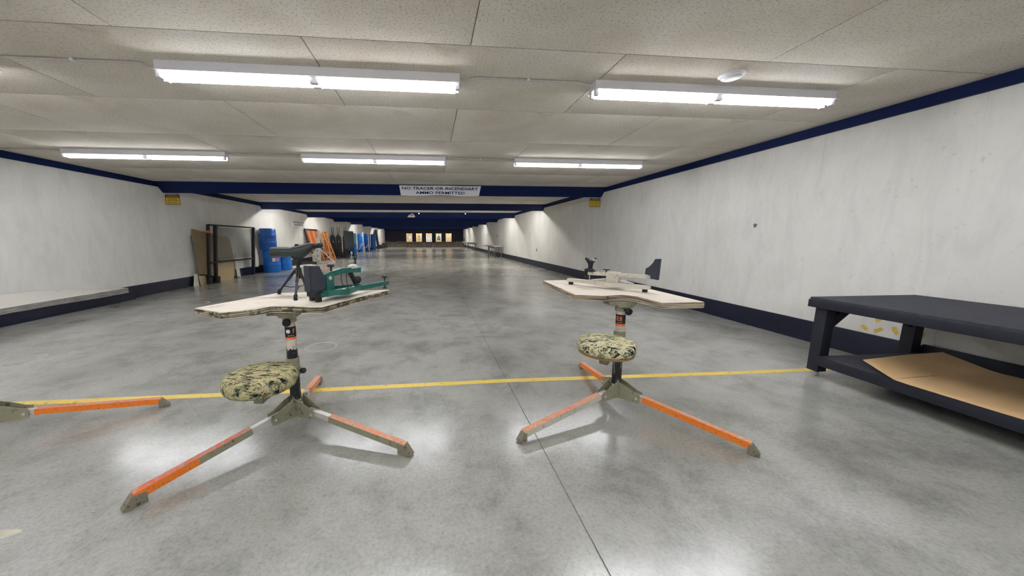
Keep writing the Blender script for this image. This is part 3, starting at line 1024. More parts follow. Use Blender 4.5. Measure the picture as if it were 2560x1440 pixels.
bm = B(); prism(bm, [(-0.055, 0.345), (0.065, 0.345), (0.04, 0.305), (0.028, 0.275), (-0.02, 0.275), (-0.032, 0.31)], XZ, -0.026, 0.026, bev=0.006); obj('mount_saddle', bm, 'black_rubber', t)

# ------------------------------------------------------------------ green rifle rest
d = Vector((0.523, 0.852, 0))
t = thing('rifle_rest', 'green steel rifle rest with black butt pad, beside the spotting scope', 'rifle rest', (-0.803, 2.434, 0.94), math.atan2(0.852, 0.523))
bm = B(); beam(bm, (-0.01, 0, 0.050), (0.76, 0, 0.048), 0.042, 0.036, bev=0.003); obj('base_rail', bm, 'green', t)
bm = B(); beam(bm, (0.0, 0.0, 0.050), (0.02, 0.11, 0.050), 0.040, 0.034, bev=0.003); obj('cross_rail', bm, 'green', t)
bm = B()
dm = [(0.0, 0.02), (0.165, -0.115), (0.43, 0.0), (0.24, 0.11)]
for i in range(4):
    a, b = dm[i], dm[(i + 1) % 4]
    beam(bm, (a[0], a[1], 0.058), (b[0], b[1], 0.058), 0.006, 0.042)
prism(bm, dm, XY, 0.036, 0.041)
obj('weight_tray', bm, 'green', t)
for x, y in ((0.21, -0.02), (0.33, 0.0)):
    bm = B(); lathe(bm, [(0, 0.012), (0.008, 0.010), (0.012, 0.0)], (x, y, 0.062), (0, -1, 0.4), seg=12); obj('bolt', bm, 'steel', t)
bm = B(); bx(bm, (0.045, -0.024, 0.03), (0.118, 0.024, 0.196), 0, 0.003); obj('upright', bm, 'green', t)
bm = B(); lathe(bm, [(0, 0.006), (0.012, 0.005), (0.015, 0)], (0.082, -0.024, 0.165), (0, -1, 0), seg=14); obj('bolt', bm, 'steel', t)
bm = B()
pts = [(0.0, 0.166), (0.10, 0.192), (0.20, 0.206), (0.30, 0.205), (0.40, 0.196)]
for a, b in zip(pts, pts[1:]):
    beam(bm, (a[0], 0, a[1]), (b[0] + 0.004, 0, b[1]), 0.040, 0.040)
obj('upper_arm', bm, 'green', t)
bm = B()
prism(bm, [(-0.10, 0.09), (0.0, 0.085), (0.03, 0.10), (0.038, 0.165), (0.02, 0.19), (0.0, 0.21), (-0.008, 0.255), (-0.02, 0.262), (-0.095, 0.268)], XZ, -0.035, 0.035, bev=0.006)
obj('butt_pad', bm, 'pad', t)
bm = B(); lathe(bm, [(0, 0.03), (0.022, 0.03), (0.026, 0.024), (0.026, 0.012), (0.020, 0.008), (0.007, 0.006), (0.007, -0.03)], (0.115, 0, 0.235), seg=16); obj('height_knob', bm, 'black', t)
bm = B()
lathe(bm, [(0, 0.034), (0.022, 0.032), (0.042, 0.022), (0.047, 0.009), (0.042, 0.0)], (0.335, 0, 0.216), seg=20, sx=1.0, sy=0.75)
obj('front_bag', bm, 'grey_bag', t)
bm = B(); lathe(bm, [(0.007, -0.05), (0.007, 0.045), (0.013, 0.046), (0.014, 0.058), (0, 0.06)], (0.365, 0, 0.245), seg=12); obj('windage_post', bm, 'black', t)
bm = B(); beam(bm, (0.30, 0.0, 0.186), (0.36, 0.0, 0.09), 0.03, 0.03, bev=0.004); lathe(bm, [(0, 0), (0.03, 0.0), (0.034, 0.012), (0.02, 0.03), (0, 0.03)], (0.375, 0, 0.12), (1, 0, -0.3), seg=14); obj('tilt_lever', bm, 'black', t)
bm = B(); path_tube(bm, [(0.19, -0.02, 0.188), (0.185, -0.022, 0.14), (0.20, -0.02, 0.10), (0.26, -0.02, 0.075)], 0.003, 6); path_tube(bm, [(0.24, -0.02, 0.188), (0.245, -0.02, 0.12), (0.25, -0.02, 0.07)], 0.003, 6); obj('cable', bm, 'black', t)
bm = B(); lathe(bm, [(0, 0.118), (0.022, 0.117), (0.026, 0.110), (0.026, 0.102), (0.018, 0.097), (0.006, 0.092), (0.006, 0.014), (0.016, 0.012), (0.02, 0.0), (0, 0.0)], (0.72, 0, 0), seg=16); obj('levelling_screw', bm, 'black', t)
for x, y in ((-0.005, 0.012), (0.02, 0.10)):
    bm = B(); bx(bm, (x - 0.027, y - 0.03, 0.03), (x + 0.027, y + 0.03, 0.072), 0, 0.004); bx(bm, (x - 0.018, y - 0.018, 0.0), (x + 0.018, y + 0.018, 0.034), 0, 0.004); obj('rubber_foot', bm, 'black_rubber', t)

# ------------------------------------------------------------------ beige rifle rest
t = thing('rifle_rest', 'beige steel rifle rest with a black fork and butt pad on the right worktop', 'rifle rest', (1.337, 3.031, 0.95), math.atan2(-0.769, 0.639))
bm = B()
pts = [(-0.035, 0.0, 0.043), (0.17, 0.0, 0.043), (0.26, 0.0, 0.040), (0.685, 0.0, 0.041)]
for a, b in zip(pts, pts[1:]):
    beam(bm, a, (b[0] + 0.003, b[1], b[2]), 0.040, 0.031, bev=0.002)
obj('base_rail', bm, 'khaki_pale', t)
bm = B()
for a, b in (((0.18, -0.018), (0.34, -0.075)), ((0.34, -0.075), (0.50, -0.018)), ((0.18, 0.018), (0.34, 0.13)), ((0.34, 0.13), (0.50, 0.018))):
    beam(bm, (a[0], a[1], 0.042), (b[0], b[1], 0.042), 0.006, 0.036)
obj('weight_tray', bm, 'khaki_pale', t)
bm = B(); beam(bm, (0.40, 0.02, 0.042), (0.40, 0.26, 0.042), 0.036, 0.028, bev=0.002); obj('cross_rail', bm, 'khaki_pale', t)
bm = B(); bx(bm, (0.337, -0.024, 0.045), (0.441, 0.024, 0.150), 0, 0.002); obj('upright', bm, 'khaki_pale', t)
bm = B(); beam(bm, (0.165, 0, 0.123), (0.70, 0, 0.128), 0.036, 0.030, bev=0.002); obj('upper_arm', bm, 'khaki_pale', t)
bm = B(); beam(bm, (0.20, -0.005, 0.062), (0.335, -0.01, 0.085), 0.03, 0.012); beam(bm, (0.45, -0.005, 0.085), (0.56, -0.01, 0.062), 0.03, 0.010); obj('tray_strap', bm, 'steel', t)
bm = B()
prism(bm, [(0.690, 0.118), (0.742, 0.110), (0.746, 0.278), (0.712, 0.276), (0.700, 0.236), (0.680, 0.212), (0.650, 0.200), (0.646, 0.152), (0.690, 0.150)], XZ, -0.028, 0.028, bev=0.006)
obj('butt_pad', bm, 'pad', t)
bm = B(); bx(bm, (0.143, -0.03, 0.136), (0.222, 0.03, 0.152), 0, 0.004); prism(bm, [(0.14, 0.08), (0.164, 0.08), (0.164, 0.168), (0.14, 0.160)], XZ, -0.03, 0.03); lathe(bm, [(0, 0.02), (0.034, 0.014), (0.036, 0)], (0.18, 0, 0.150), seg=18); obj('fork_mount', bm, 'black', t)
bm = B(); prism(bm, [(0.168, 0.160), (0.192, 0.160), (0.196, 0.208), (0.230, 0.256), (0.226, 0.266), (0.212, 0.262), (0.186, 0.226), (0.158, 0.256), (0.138, 0.266), (0.132, 0.256), (0.168, 0.208)], XZ, -0.02, 0.02, bev=0.002); obj('rifle_fork', bm, 'black', t)
bm = B(); bx(bm, (0.196, -0.024, 0.232), (0.232, 0.024, 0.268), 0, 0.004)
for v in bm.verts:
    v.co = Vector((0.214, 0, 0.25)) + Matrix.Rotation(0.75, 3, 'Y') @ (v.co - Vector((0.214, 0, 0.25)))
    v.co = Vector((0.214, 0, 0.25)) + Vector(((v.co.x - 0.214) * 0.6, v.co.y, (v.co.z - 0.25) * 0.6))
o = obj('fork_pad', bm, 'grey_bag', t); o['label'] = 'grey pad'
bm = B(); lathe(bm, [(0, 0.036), (0.030, 0.035), (0.031, 0.028), (0.02, 0.024), (0.006, 0.022), (0.006, 0.0)], (0.327, 0, 0.138), seg=16); obj('height_knob', bm, 'black', t)
bm = B(); tube(bm, (0.178, 0.0, 0.05), (0.178, 0.0, 0.115), 0.005, seg=8); obj('adjuster_rod', bm, 'steel', t)
bm = B(); lathe(bm, [(0, 0.004), (0.012, 0.003), (0.014, 0)], (0.39, -0.024, 0.128), (0, -1, 0), seg=12); obj('bolt', bm, 'steel', t)
for x, y in ((0.0, 0), (0.65, 0), (0.40, 0.24)):
    bm = B(); bx(bm, (x - 0.017, y - 0.017, 0), (x + 0.017, y + 0.017, 0.03), 0, 0.003); obj('rubber_foot', bm, 'black_rubber', t)

# ------------------------------------------------------------------ black workbench and cardboard
t = thing('workbench', 'low black workbench with a lower shelf against the right wall', 'workbench', (3.83, 2.945, 0), math.radians(-0.8))
LX, LY = 1.20, -2.3                                     # local: +x towards the wall, -y towards the viewer
bm = B(); bx(bm, (0, LY, 0.715), (LX, 0, 0.80), 0, 0.008); obj('bench_top', bm, 'black_carpet', t)
bm = B(); bx(bm, (-0.006, LY - 0.006, 0.70), (0.03, 0.006, 0.775), 0, 0.004); obj('top_apron', bm, 'dark_navy_carpet', t)
bm = B(); bx(bm, (0.03, -0.032, 0.70), (LX - 0.002, 0.006, 0.775), 0, 0.004); obj('top_apron', bm, 'dark_navy_carpet', t)
for i, (x, y) in enumerate(((0.03, -0.14), (LX - 0.14, -0.14), (0.03, LY + 0.04), (LX - 0.14, LY + 0.04))):
    bm = B(); bx(bm, (x, y, 0.050), (x + 0.10, y + 0.10, 0.715), 0, 0.006)
    lg = obj('leg', bm, 'dark_navy_carpet', t)
    bm = B()
    tube(bm, (x + 0.05, y + 0.05, 0.045), (x + 0.05, y + 0.05, 0.064), 0.022, seg=14)
    tube(bm, (x + 0.036, y + 0.05, 0.022), (x + 0.064, y + 0.05, 0.022), 0.022, seg=16)
    bx(bm, (x + 0.030, y + 0.038, 0.02), (x + 0.035, y + 0.062, 0.05)); bx(bm, (x + 0.065, y + 0.038, 0.02), (x + 0.07, y + 0.062, 0.05))
    obj('caster', bm, 'steel', lg)
for y in (-0.09, LY + 0.09):
    bm = B(); beam(bm, (0.10, y, 0.50), (0.345, y, 0.715), 0.045, 0.085, bev=0.003); obj('corner_brace', bm, 'dark_navy_carpet', t)
    bm = B(); beam(bm, (LX - 0.10, y, 0.50), (LX - 0.345, y, 0.715), 0.045, 0.085, bev=0.003); obj('corner_brace', bm, 'dark_navy_carpet', t)
bm = B(); bx(bm, (0.0, LY + 0.02, 0.20), (LX - 0.02, -0.145, 0.222), 0, 0.003); obj('lower_shelf', bm, 'black_carpet', t)
bm = B(); bx(bm, (-0.012, LY, 0.132), (0.028, -0.145, 0.224), 0, 0.005); obj('shelf_rail', bm, 'dark_navy_carpet', t)
bm = B(); bx(bm, (LX - 0.04, LY, 0.132), (LX, -0.145, 0.31), 0, 0.005); obj('shelf_rail', bm, 'dark_navy_carpet', t)

bm = B()                                                # cardboard sheet, bent up along a fold
NX, NY = 12, 26
def card_z(u, y):
    z = 0.229 + 0.004 * math.sin(u * 5 + y * 2)
    if y > 2.24:
        z += (y - 2.24) * 0.26
    z += 0.018 * max(0.0, math.sin((y - 0.5) * 1.4)) * (u - 0.1)
    return z
top, bot = [], []
for j in range(NY + 1):
    ra, rb_ = [], []
    for i in range(NX + 1):
        u = i / NX
        y = 0.75 + (2.50 + 0.05 * u - 0.75) * j / NY
        x = 3.80 + 1.02 * u + (0.05 if y < 2.2 else 0.0) * 0 + max(0.0, y - 2.2) * 0.30 * (1 - u)
        z = card_z(u, y)
        ra.append(bm.verts.new((x, y, z + 0.004))); rb_.append(bm.verts.new((x, y, z)))
    top.append(ra); bot.append(rb_)
for j in range(NY):
    for i in range(NX):
        bm.faces.new((top[j][i], top[j][i + 1], top[j + 1][i + 1], top[j + 1][i]))
        bm.faces.new((bot[j][i], bot[j + 1][i], bot[j + 1][i + 1], bot[j][i + 1]))
for j in range(NY):
    bm.faces.new((top[j][0], top[j + 1][0], bot[j + 1][0], bot[j][0])); bm.faces.new((top[j][NX], bot[j][NX], bot[j + 1][NX], top[j + 1][NX]))
for i in range(NX):
    bm.faces.new((top[0][i], bot[0][i], bot[0][i + 1], top[0][i + 1])); bm.faces.new((top[NY][i], top[NY][i + 1], bot[NY][i + 1], bot[NY][i]))
o = obj('cardboard_sheet', bm, 'card', sharp=12)
tag(o, 'flattened brown cardboard sheet on the lower shelf of the black workbench', 'cardboard')
bm = B()
for a, b in ((0.0, 0.34), (0.36, 0.98)):
    cs = []
    for k in range(9):
        u = a + (b - a) * k / 8
        y = 2.235 + 0.012 * math.sin(u * 7) + (0.006 if a > 0.3 else 0)
        x = 3.80 + 1.02 * u + (y - 2.2) * 0.30 * (1 - u)
        w = 0.002 if a == 0 else 0.006
        cs.append([bm.verts.new((x, y + q * w, card_z(u, y) + h)) for q, h in ((-1, 0.0035), (1, 0.0035), (0, 0.0062))])
    for p, q in zip(cs, cs[1:]):
        for k in range(3):
            bm.faces.new((p[k], p[(k + 1) % 3], q[(k + 1) % 3], q[k]))
cr = obj('fold_crease', bm, 'ink_brown', o)

# ------------------------------------------------------------------ left wall: platform and stored gear
t = thing('low_platform', 'long low platform with a pale plywood top along the left wall', 'platform', (XL + 0.03, 6.0, 0))
bm = B()
ys = [-1.6, 0.0, 0.5, 1.3, 1.98]
zb = [0.49, 0.485, 0.47, 0.37, 0.30]
cols = []
for y, z in zip(ys, zb):
    cols.append([bm.verts.new(p) for p in ((0.0, y, z - 0.04), (0.22, y, 0.205 - 0.02 * (y > 1)), (0.22, y, 0.30 - 0.006 * (y > 1)), (0.0, y, z))])
for a, b in zip(cols, cols[1:]):
    for k in range(4):
        f = bm.faces.new((a[k], a[(k + 1) % 4], b[(k + 1) % 4], b[k]))
        f.material_index = 1 if k == 1 else 0
for c in (cols[0], cols[-1]):
    bm.faces.new(c).material_index = 1
obj('plywood_top', bm, ['ply_white', 'grey_edge'], t)
bm = B(); bx(bm, (0.0, -1.6, 0.0), (0.17, 2.2, 0.20), 0, 0.004); obj('plinth', bm, 'navy_low', t)

# steel frame with a clear panel
t = thing('steel_frame', 'tall black steel frame with a clear panel standing by the left wall', 'frame', (-6.78, 11.05, 0))
t.rotation_euler = (0, math.radians(5.0), 0)
bm = B(); bx(bm, (-0.04, -0.04, 0), (0.04, 0.04, 1.80), 0, 0.004); obj('post', bm, 'black', t)
bm = B(); bx(bm, (-0.07, -0.31, 0), (0.0, -0.24, 1.80), 0, 0.004); obj('post', bm, 'black', t)
bm = B(); bx(bm, (-0.045, 2.18, 0), (0.045, 2.27, 1.78), 0, 0.004); obj('post', bm, 'black', t)
bm = B(); beam(bm, (0, -0.31, 1.79), (0, 2.26, 1.775), 0.06, 0.05, bev=0.003); obj('top_rail', bm, 'black', t)
bm = B(); beam(bm, (0, -0.29, 0.645), (0, 2.2, 0.63), 0.05, 0.06, bev=0.003); obj('lower_rail', bm, 'black', t)
for y in (-0.27, 0.0):
    bm = B(); bx(bm, (-0.06, y - 0.08, 0), (0.03 if y < 0 else 0.085, y + 0.08, 0.2), 0, 0.006); obj('foot_block', bm, 'black', t)
bm = B(); bx(bm, (-0.075, -0.315, 1.55), (0.004, -0.235, 1.62), 0, 0.002); obj('tape_wrap', bm, 'red_tape', t)
bm = B()
rc = 0.12
pts = []
for (cyy, czz, a0) in ((2.14 - rc, 1.73 - rc, 0), (0.05 + rc, 1.73 - rc, 90), (0.05 + rc, 0.70 + rc, 180), (2.14 - rc, 0.70 + rc, 270)):
    for k in range(5):
        a = math.radians(a0 + 22.5 * k)
        pts.append((cyy + rc * math.cos(a), czz + rc * math.sin(a)))
prism(bm, pts, YZ, -0.004, 0.004); obj('clear_panel', bm, 'pane', t)
for (yy, zz, a) in ((0.04, 1.75, 1), (2.18, 1.73, -1), (0.04, 0.68, 1)):
    bm = B(); s = 0.11 if zz > 1 else -0.11
    prism(bm, [(yy, zz), (yy + a * 0.11, zz), (yy, zz - s)], YZ, -0.012, 0.012); obj('corner_gusset', bm, 'black', t)

bm = B()
prism(bm, [(2.33, 0.29), (2.61, 0.28), (2.65, 0.62), (2.61, 0.90), (2.47, 1.1), (2.40, 1.70), (2.27, 1.72), (2.27, 0.29)], lambda a, b, s_: Vector((0.02 - 0.1 * b + s_, a, b)), 0, 0.02)
o = obj('side_board', bm, 'white_board', t); o['label'] = 'off-white board beside the far post'

def board(name, label, cat, outline, x, th, mat, lean=0.0, group=None):
    """Sheet standing along the left wall: outline in (y, z), leaning so that its top is nearer the wall."""
    bm = B()
    prism(bm, outline, lambda a, b, s: Vector((x - lean * b + s, a, b)), 0.0, th)
    return tag(obj(name, bm, mat), label, cat, group)
board('brown_sheet', 'large torn brown sheet leaning on the wall behind the black steel frame', 'sheet', [(10.40, 0.36), (11.0, 0.23), (11.42, 0.13), (12.3, 0.06), (12.36, 0.58), (12.30, 1.0), (12.28, 1.34), (12.10, 1.45), (11.95, 1.42), (11.46, 1.51), (11.2, 1.57), (10.85, 1.60), (10.50, 1.66), (10.46, 1.2)], -6.885, 0.012, 'card_old', 0.04)
board('tan_board', 'short pale tan board at the foot of the brown sheet', 'board', [(10.50, 0.0), (10.82, 0.0), (10.76, 0.26), (10.46, 0.28)], -6.89, 0.015, 'card_pale', 0.03)
board('tan_board', 'wide pale tan offcut low behind the steel frame posts', 'board', [(11.25, 0.0), (12.15, 0.0), (12.26, 0.50), (12.2, 0.62), (11.2, 0.60)], -6.865, 0.012, 'card_pale', 0.03)
board('white_board', 'narrow white board at the left foot of the brown sheet', 'board', [(10.22, 0.0), (10.44, 0.0), (10.42, 0.34), (10.32, 0.35)], -6.90, 0.02, 'white_board', 0.03)
board('white_board', 'tapering white strip of board beside the right edge of the brown sheet', 'board', [(12.32, 0.04), (12.52, 0.0), (12.50, 0.35), (12.40, 0.82), (12.36, 0.84)], -6.84, 0.02, 'white_board', 0.05)
board('grey_strip', 'thin curved grey edge of board at the far left of the brown sheet', 'board', [(10.42, 0.35), (10.47, 0.35), (10.42, 1.0), (10.40, 1.45), (10.35, 1.45), (10.37, 1.0)], -6.86, 0.012, 'ink_grey', 0.04)

# barrels
def make_barrel(label, mat, group=None):
    t = thing('plastic_barrel', label, 'barrel', (0, 0, 0), 0, group)
    bm = B()
    prof = [(0, 0.015), (0.255, 0.015), (0.262, 0.0), (0.275, 0.004), (0.286, 0.03), (0.29, 0.07), (0.29, 0.27), (0.297, 0.285), (0.297, 0.315), (0.29, 0.33), (0.29, 0.57), (0.297, 0.585), (0.297, 0.615), (0.29, 0.63), (0.29, 0.80), (0.282, 0.85), (0.262, 0.875), (0.255, 0.885), (0.245, 0.885), (0.24, 0.86), (0, 0.86)]
    lathe(bm, prof, seg=40)
    obj('drum', bm, mat, t)
    for x in (-0.14, 0.14):
        bm = B(); lathe(bm, [(0.03, 0), (0.03, 0.014), (0.022, 0.018), (0, 0.018)], (x, 0, 0.86), seg=14); obj('bung_cap', bm, 'paper', t)
    return t
def sticker(par, a, z, w, h, mat, r=0.2925):
    bm = B()
    n = 4
    cs = []
    for i in range(n + 1):
        q = a + (i / n - 0.5) * w / r
        cs.append([bm.verts.new((r * math.cos(q) * k, r * math.sin(q) * k, zz)) for k, zz in ((1, z), (1.004, z), (1.004, z + h), (1, z + h))])
    for u, v in zip(cs, cs[1:]):
        for k in range(4):
            bm.faces.new((u[k], u[(k + 1) % 4], v[(k + 1) % 4], v[k]))
    obj('paper_sticker', bm, mat, par)
GB = 'blue plastic barrels along the left wall'
b0 = make_barrel('blue plastic barrel on the floor, bottom one of the nearest stack', 'blue', GB)
b0.location = (-6.56, 14.36, 0); b0.scale = (1.09, 1.09, 1)
b1 = make_barrel('blue plastic barrel on top of the nearest stack, with two papers stuck on it', 'blue_dark', GB)
b1.location = (-6.655, 14.40, 0.886); b1.scale = (1.05, 1.05, 1)
b2 = make_barrel('blue plastic barrel mostly hidden behind the nearest stack', 'blue', GB)
b2.location = (-6.40, 15.15, 0)
sticker(b1, math.radians(-140), 0.66, 0.10, 0.13, 'paper'); sticker(b1, math.radians(-138), 0.46, 0.14, 0.15, 'paper_grey')
sticker(b0, math.radians(-52), 0.44, 0.11, 0.14, 'paper'); sticker(b0, math.radians(-25), 0.45, 0.12, 0.17, 'pink_paper')
far = [(-6.68, 29.5, 'blue_teal', 'blue', 'stack just past the slate panel'), (-6.66, 32.9, 'blue', 'blue', 'stack behind the white stand'), (-6.66, 35.9, 'blue', 'blue_dark', 'second farthest stack'), (-6.63, 39.4, 'blue_dark', 'blue_dark', 'farthest stack by the wall')]
for x, y, mu, ml, lb in far:
    for lev, mt in ((0, ml), (1, mu)):
        if mt == 'blue':
            o = dup(b0, (x, y, 0.886 * lev), 0.9, None, GB)
            o.scale = (1, 1, 1)
            for c in [c for c in o.children if c.name.startswith('paper_sticker')]:
                bpy.data.objects.remove(c)
        else:
            o = make_barrel('', mt, GB)
            o.location = (x, y, 0.886 * lev)
        o['label'] = '%s plastic barrel, %s of the %s' % ('pale teal' if mt == 'blue_teal' else 'blue', 'upper one' if lev else 'lower one', lb)

# white planks on the floor beyond the barrels
for i, (p0, p1, lb) in enumerate((((-6.75, 15.75, 0.03), (-6.15, 17.6, 0.03), 'white plank lying on the floor past the barrels, the left one'), ((-6.35, 15.75, 0.03), (-5.85, 17.2, 0.03), 'white plank lying on the floor past the barrels, the right one'))):
    bm = B(); beam(bm, p0, p1, 0.16, 0.05, bev=0.003); tag(obj('white_plank', bm, 'white_board'), lb, 'plank', 'white planks on the floor')

# timber barricades leaning on the wall
def barricade(label, y0, y1, ztop, xb, xt, mats):
    t = thing('timber_barricade', label, 'barricade', (xb, y0, 0))
    L = y1 - y0
    P = lambda y, k: Vector(((xt - xb) * k, y, ztop * k))
    nn = Vector((ztop, 0, xb - xt)).normalized()
    bm = B(); beam(bm, P(0.05, 0.02), P(0.05, 1.0), 0.10, 0.05, up=nn); obj('frame_rail', bm, mats[0], t)
    bm = B(); beam(bm, P(L - 0.05, 0.02), P(L - 0.05, 1.0), 0.10, 0.05, up=nn); obj('frame_rail', bm, mats[0], t)
    bm = B(); beam(bm, P(0, 0.98), P(L, 0.98), 0.10, 0.05, up=nn); obj('frame_rail', bm, mats[0], t)
    bm = B(); beam(bm, P(0, 0.42), P(L, 0.42), 0.12, 0.05, up=nn); obj('frame_rail', bm, mats[0], t)
    n = max(3, int(L / 0.26))
    w = (L - 0.2) / n
    for i in range(n):
        y = 0.1 + w * (i + 0.5)
        bm = B(); beam(bm, P(y, 0.44), P(y, 0.95), w - 0.012, 0.022, up=nn, bev=0.002); obj('plank', bm, mats[1 + i % (len(mats) - 1)], t)
    for i in range(n):
        y = 0.1 + w * (i + 0.5)
        bm = B(); beam(bm, P(y, 0.03), P(y, 0.40), w * 0.45, 0.022, up=nn); obj('plank', bm, mats[1 + (i + 1) % (len(mats) - 1)], t)
barricade('dark framed barricade with orange brown planks leaning on the left wall', 19.25, 21.25, 1.88, -6.50, -6.94, ['wood_dark', 'wood_orange', 'wood_yellow', 'wood_orange'])

t = thing('grey_barricade_stand', 'narrow grey stepped barricade stand with angled braces', 'barricade', (-6.20, 19.08, 0))
bm = B(); prism(bm, [(-0.36, 0.05), (0.06, 0.05), (0.10, 0.35), (0.10, 1.80), (-0.02, 1.80), (-0.03, 1.45), (-0.08, 1.40), (-0.07, 1.15), (-0.16, 1.10), (-0.16, 0.72), (-0.24, 0.68), (-0.24, 0.55), (-0.36, 0.52)], XZ, 0, 0.03, bev=0.003); obj('stepped_panel', bm, 'grey_paint', t)
for a, b in (((0.09, 0.0, 0.78), (0.80, 0.05, 0.03)), ((-0.28, -0.03, 0.44), (0.33, -0.45, 0.03))):
    bm = B(); beam(bm, a, b, 0.045, 0.05, bev=0.003); obj('brace', bm, 'grey_paint', t)
for a, b in (((0.0, 0.015, 0.03), (0.85, 0.05, 0.03)), ((-0.3, -0.02, 0.03), (0.38, -0.46, 0.03)), ((-0.36, 0.015, 0.025), (0.06, 0.015, 0.025))):
    bm = B(); beam(bm, a, b, 0.07, 0.05, bev=0.003); obj('base_rail', bm, 'grey_paint', t)
for z in (0.36, 0.66):
    bm = B(); bx(bm, (-0.10, -0.004, z), (-0.04, 0.004, z + 0.06)); obj('hand_hole', bm, 'ink', t)

t = thing('orange_trestle', 'yellow orange timber trestle frame beside the grey stand', 'trestle', (-6.66, 21.9, 0))
for a, b in (((-0.15, 0, 1.72), (-0.12, 0, 0.0)), ((-0.10, 0, 1.72), (0.42, 0, 0.0)), ((-0.15, 0.55, 1.72), (-0.12, 0.55, 0.0)), ((-0.10, 0.55, 1.72), (0.42, 0.55, 0.0))):
    bm = B(); beam(bm, a, b, 0.07, 0.09, up=(0, 1, 0), bev=0.003); obj('leg', bm, 'wood_yellow', t)
for z in (1.30, 0.42, 0.10):
    xr = -0.10 + 0.52 * (1.72 - z) / 1.72
    for y in (0, 0.55):
        bm = B(); beam(bm, (-0.14, y, z), (xr, y, z), 0.05, 0.08, bev=0.003); obj('rung', bm, 'wood_yellow', t)
for k in range(3):
    bm = B(); beam(bm, (-0.06 + 0.07 * k, 0.08, 1.28), (0.0 + 0.12 * k, 0.08, 0.45), 0.05, 0.02, up=(0, 1, 0)); obj('slat', bm, 'wood_orange', t)
bm = B(); beam(bm, (-0.12, -0.03, 1.74), (-0.12, 0.58, 1.74), 0.12, 0.06, bev=0.003); obj('top_beam', bm, 'wood_yellow', t)
board('white_board', 'pale upright board behind the black target stands', 'board', [(22.75, 0.0), (23.1, 0.0), (23.1, 1.55), (22.75, 1.6)], -6.72, 0.02, 'white_board', 0.1)

# black target stands with forked tops
def target_stand(x, y, label, h=2.12):
    t = thing('target_stand', label, 'target stand', (x, y, 0), 0, 'black target stands by the slate panel')
    bm = B(); bx(bm, (-0.16, -0.25, 0), (0.16, 0.25, 0.12), 0, 0.01); obj('base', bm, 'black', t)
    bm = B(); prism(bm, [(-0.20, 0.12), (0.19, 0.12), (0.17, 1.38), (0.09, 1.52), (-0.10, 1.60), (-0.18, 1.42)], XZ, -0.02, 0.02, bev=0.003); obj('steel_plate', bm, 'black', t)
    for s in (-1, 1):
        bm = B(); beam(bm, (0.03 * s, -0.03, 0.1), (0.04 * s, -0.03, 1.72), 0.035, 0.035); beam(bm, (0.04 * s, -0.03, 1.70), (0.075 * s, -0.03, h), 0.03, 0.03); obj('fork_post', bm, 'black', t)
    bm = B(); lathe(bm, [(0, 0.03), (0.03, 0.022), (0.035, 0)], (0.02, -0.05, 1.12), (0, -1, 0), seg=10); obj('clamp', bm, 'grey_bag', t)
    return t
target_stand(-6.70, 23.7, 'black forked target stand, leftmost of the three')
target_stand(-6.34, 23.8, 'black forked target stand, middle one of the three')
target_stand(-6.02, 24.3, 'black forked target stand, beside the slate panel', 2.14)

t = thing('slate_panel_frame', 'dark slate grey panel in a black frame on legs and casters', 'panel', (-5.85, 23.3, 0), math.atan2(2.1, 0.11) - PI / 2)
bm = B(); bx(bm, (-0.02, 0.05, 0.66), (0.02, 2.05, 1.80), 0, 0.003); obj('panel', bm, 'slate', t)
for y in (0.0, 2.1):
    bm = B(); bx(bm, (-0.03, y - 0.03, 0.03), (0.03, y + 0.03, 1.85), 0, 0.003); obj('post', bm, 'black', t)
    bm = B(); bx(bm, (-0.28, y - 0.03, 0.05), (0.24, y + 0.03, 0.10), 0, 0.003); obj('foot_rail', bm, 'black', t)
    for x in (-0.25, 0.21):
        bm = B(); tube(bm, (x, y - 0.02, 0.026), (x, y + 0.02, 0.026), 0.026, seg=12); obj('caster', bm, 'black_rubber', t)
bm = B(); beam(bm, (0, 0, 1.83), (0, 2.1, 1.83), 0.06, 0.05); obj('top_rail', bm, 'black', t)
bm = B(); beam(bm, (0, 0, 0.63), (0, 2.1, 0.63), 0.06, 0.06); obj('bottom_rail', bm, 'black', t)
bm = B(); lathe(bm, [(0, 0.03), (0.03, 0.03), (0.045, 0.0), (0, 0)], (0.0, 0.01, 1.30), (0, -1, 0), seg=14); obj('orange_disc', bm, 'red_tape', t)
bm = B(); lathe(bm, [(0, -0.09), (0.05, -0.075), (0.085, -0.03), (0.085, 0.03), (0.05, 0.075), (0, 0.09)], (-5.66, 24.3, 0.33), seg=20)
bm2 = bm
tube(bm2, (-5.66, 24.3, 0.0), (-5.66, 24.3, 0.25), 0.02, 0.02, seg=8)
lathe(bm2, [(0, 0.0), (0.11, 0.0), (0.11, 0.02), (0, 0.03)], (-5.66, 24.3, 0.0), seg=16)
tag(obj('ball_on_post', bm2, 'white_board'), 'pale ball on a short post in front of the slate panel', 'ball')

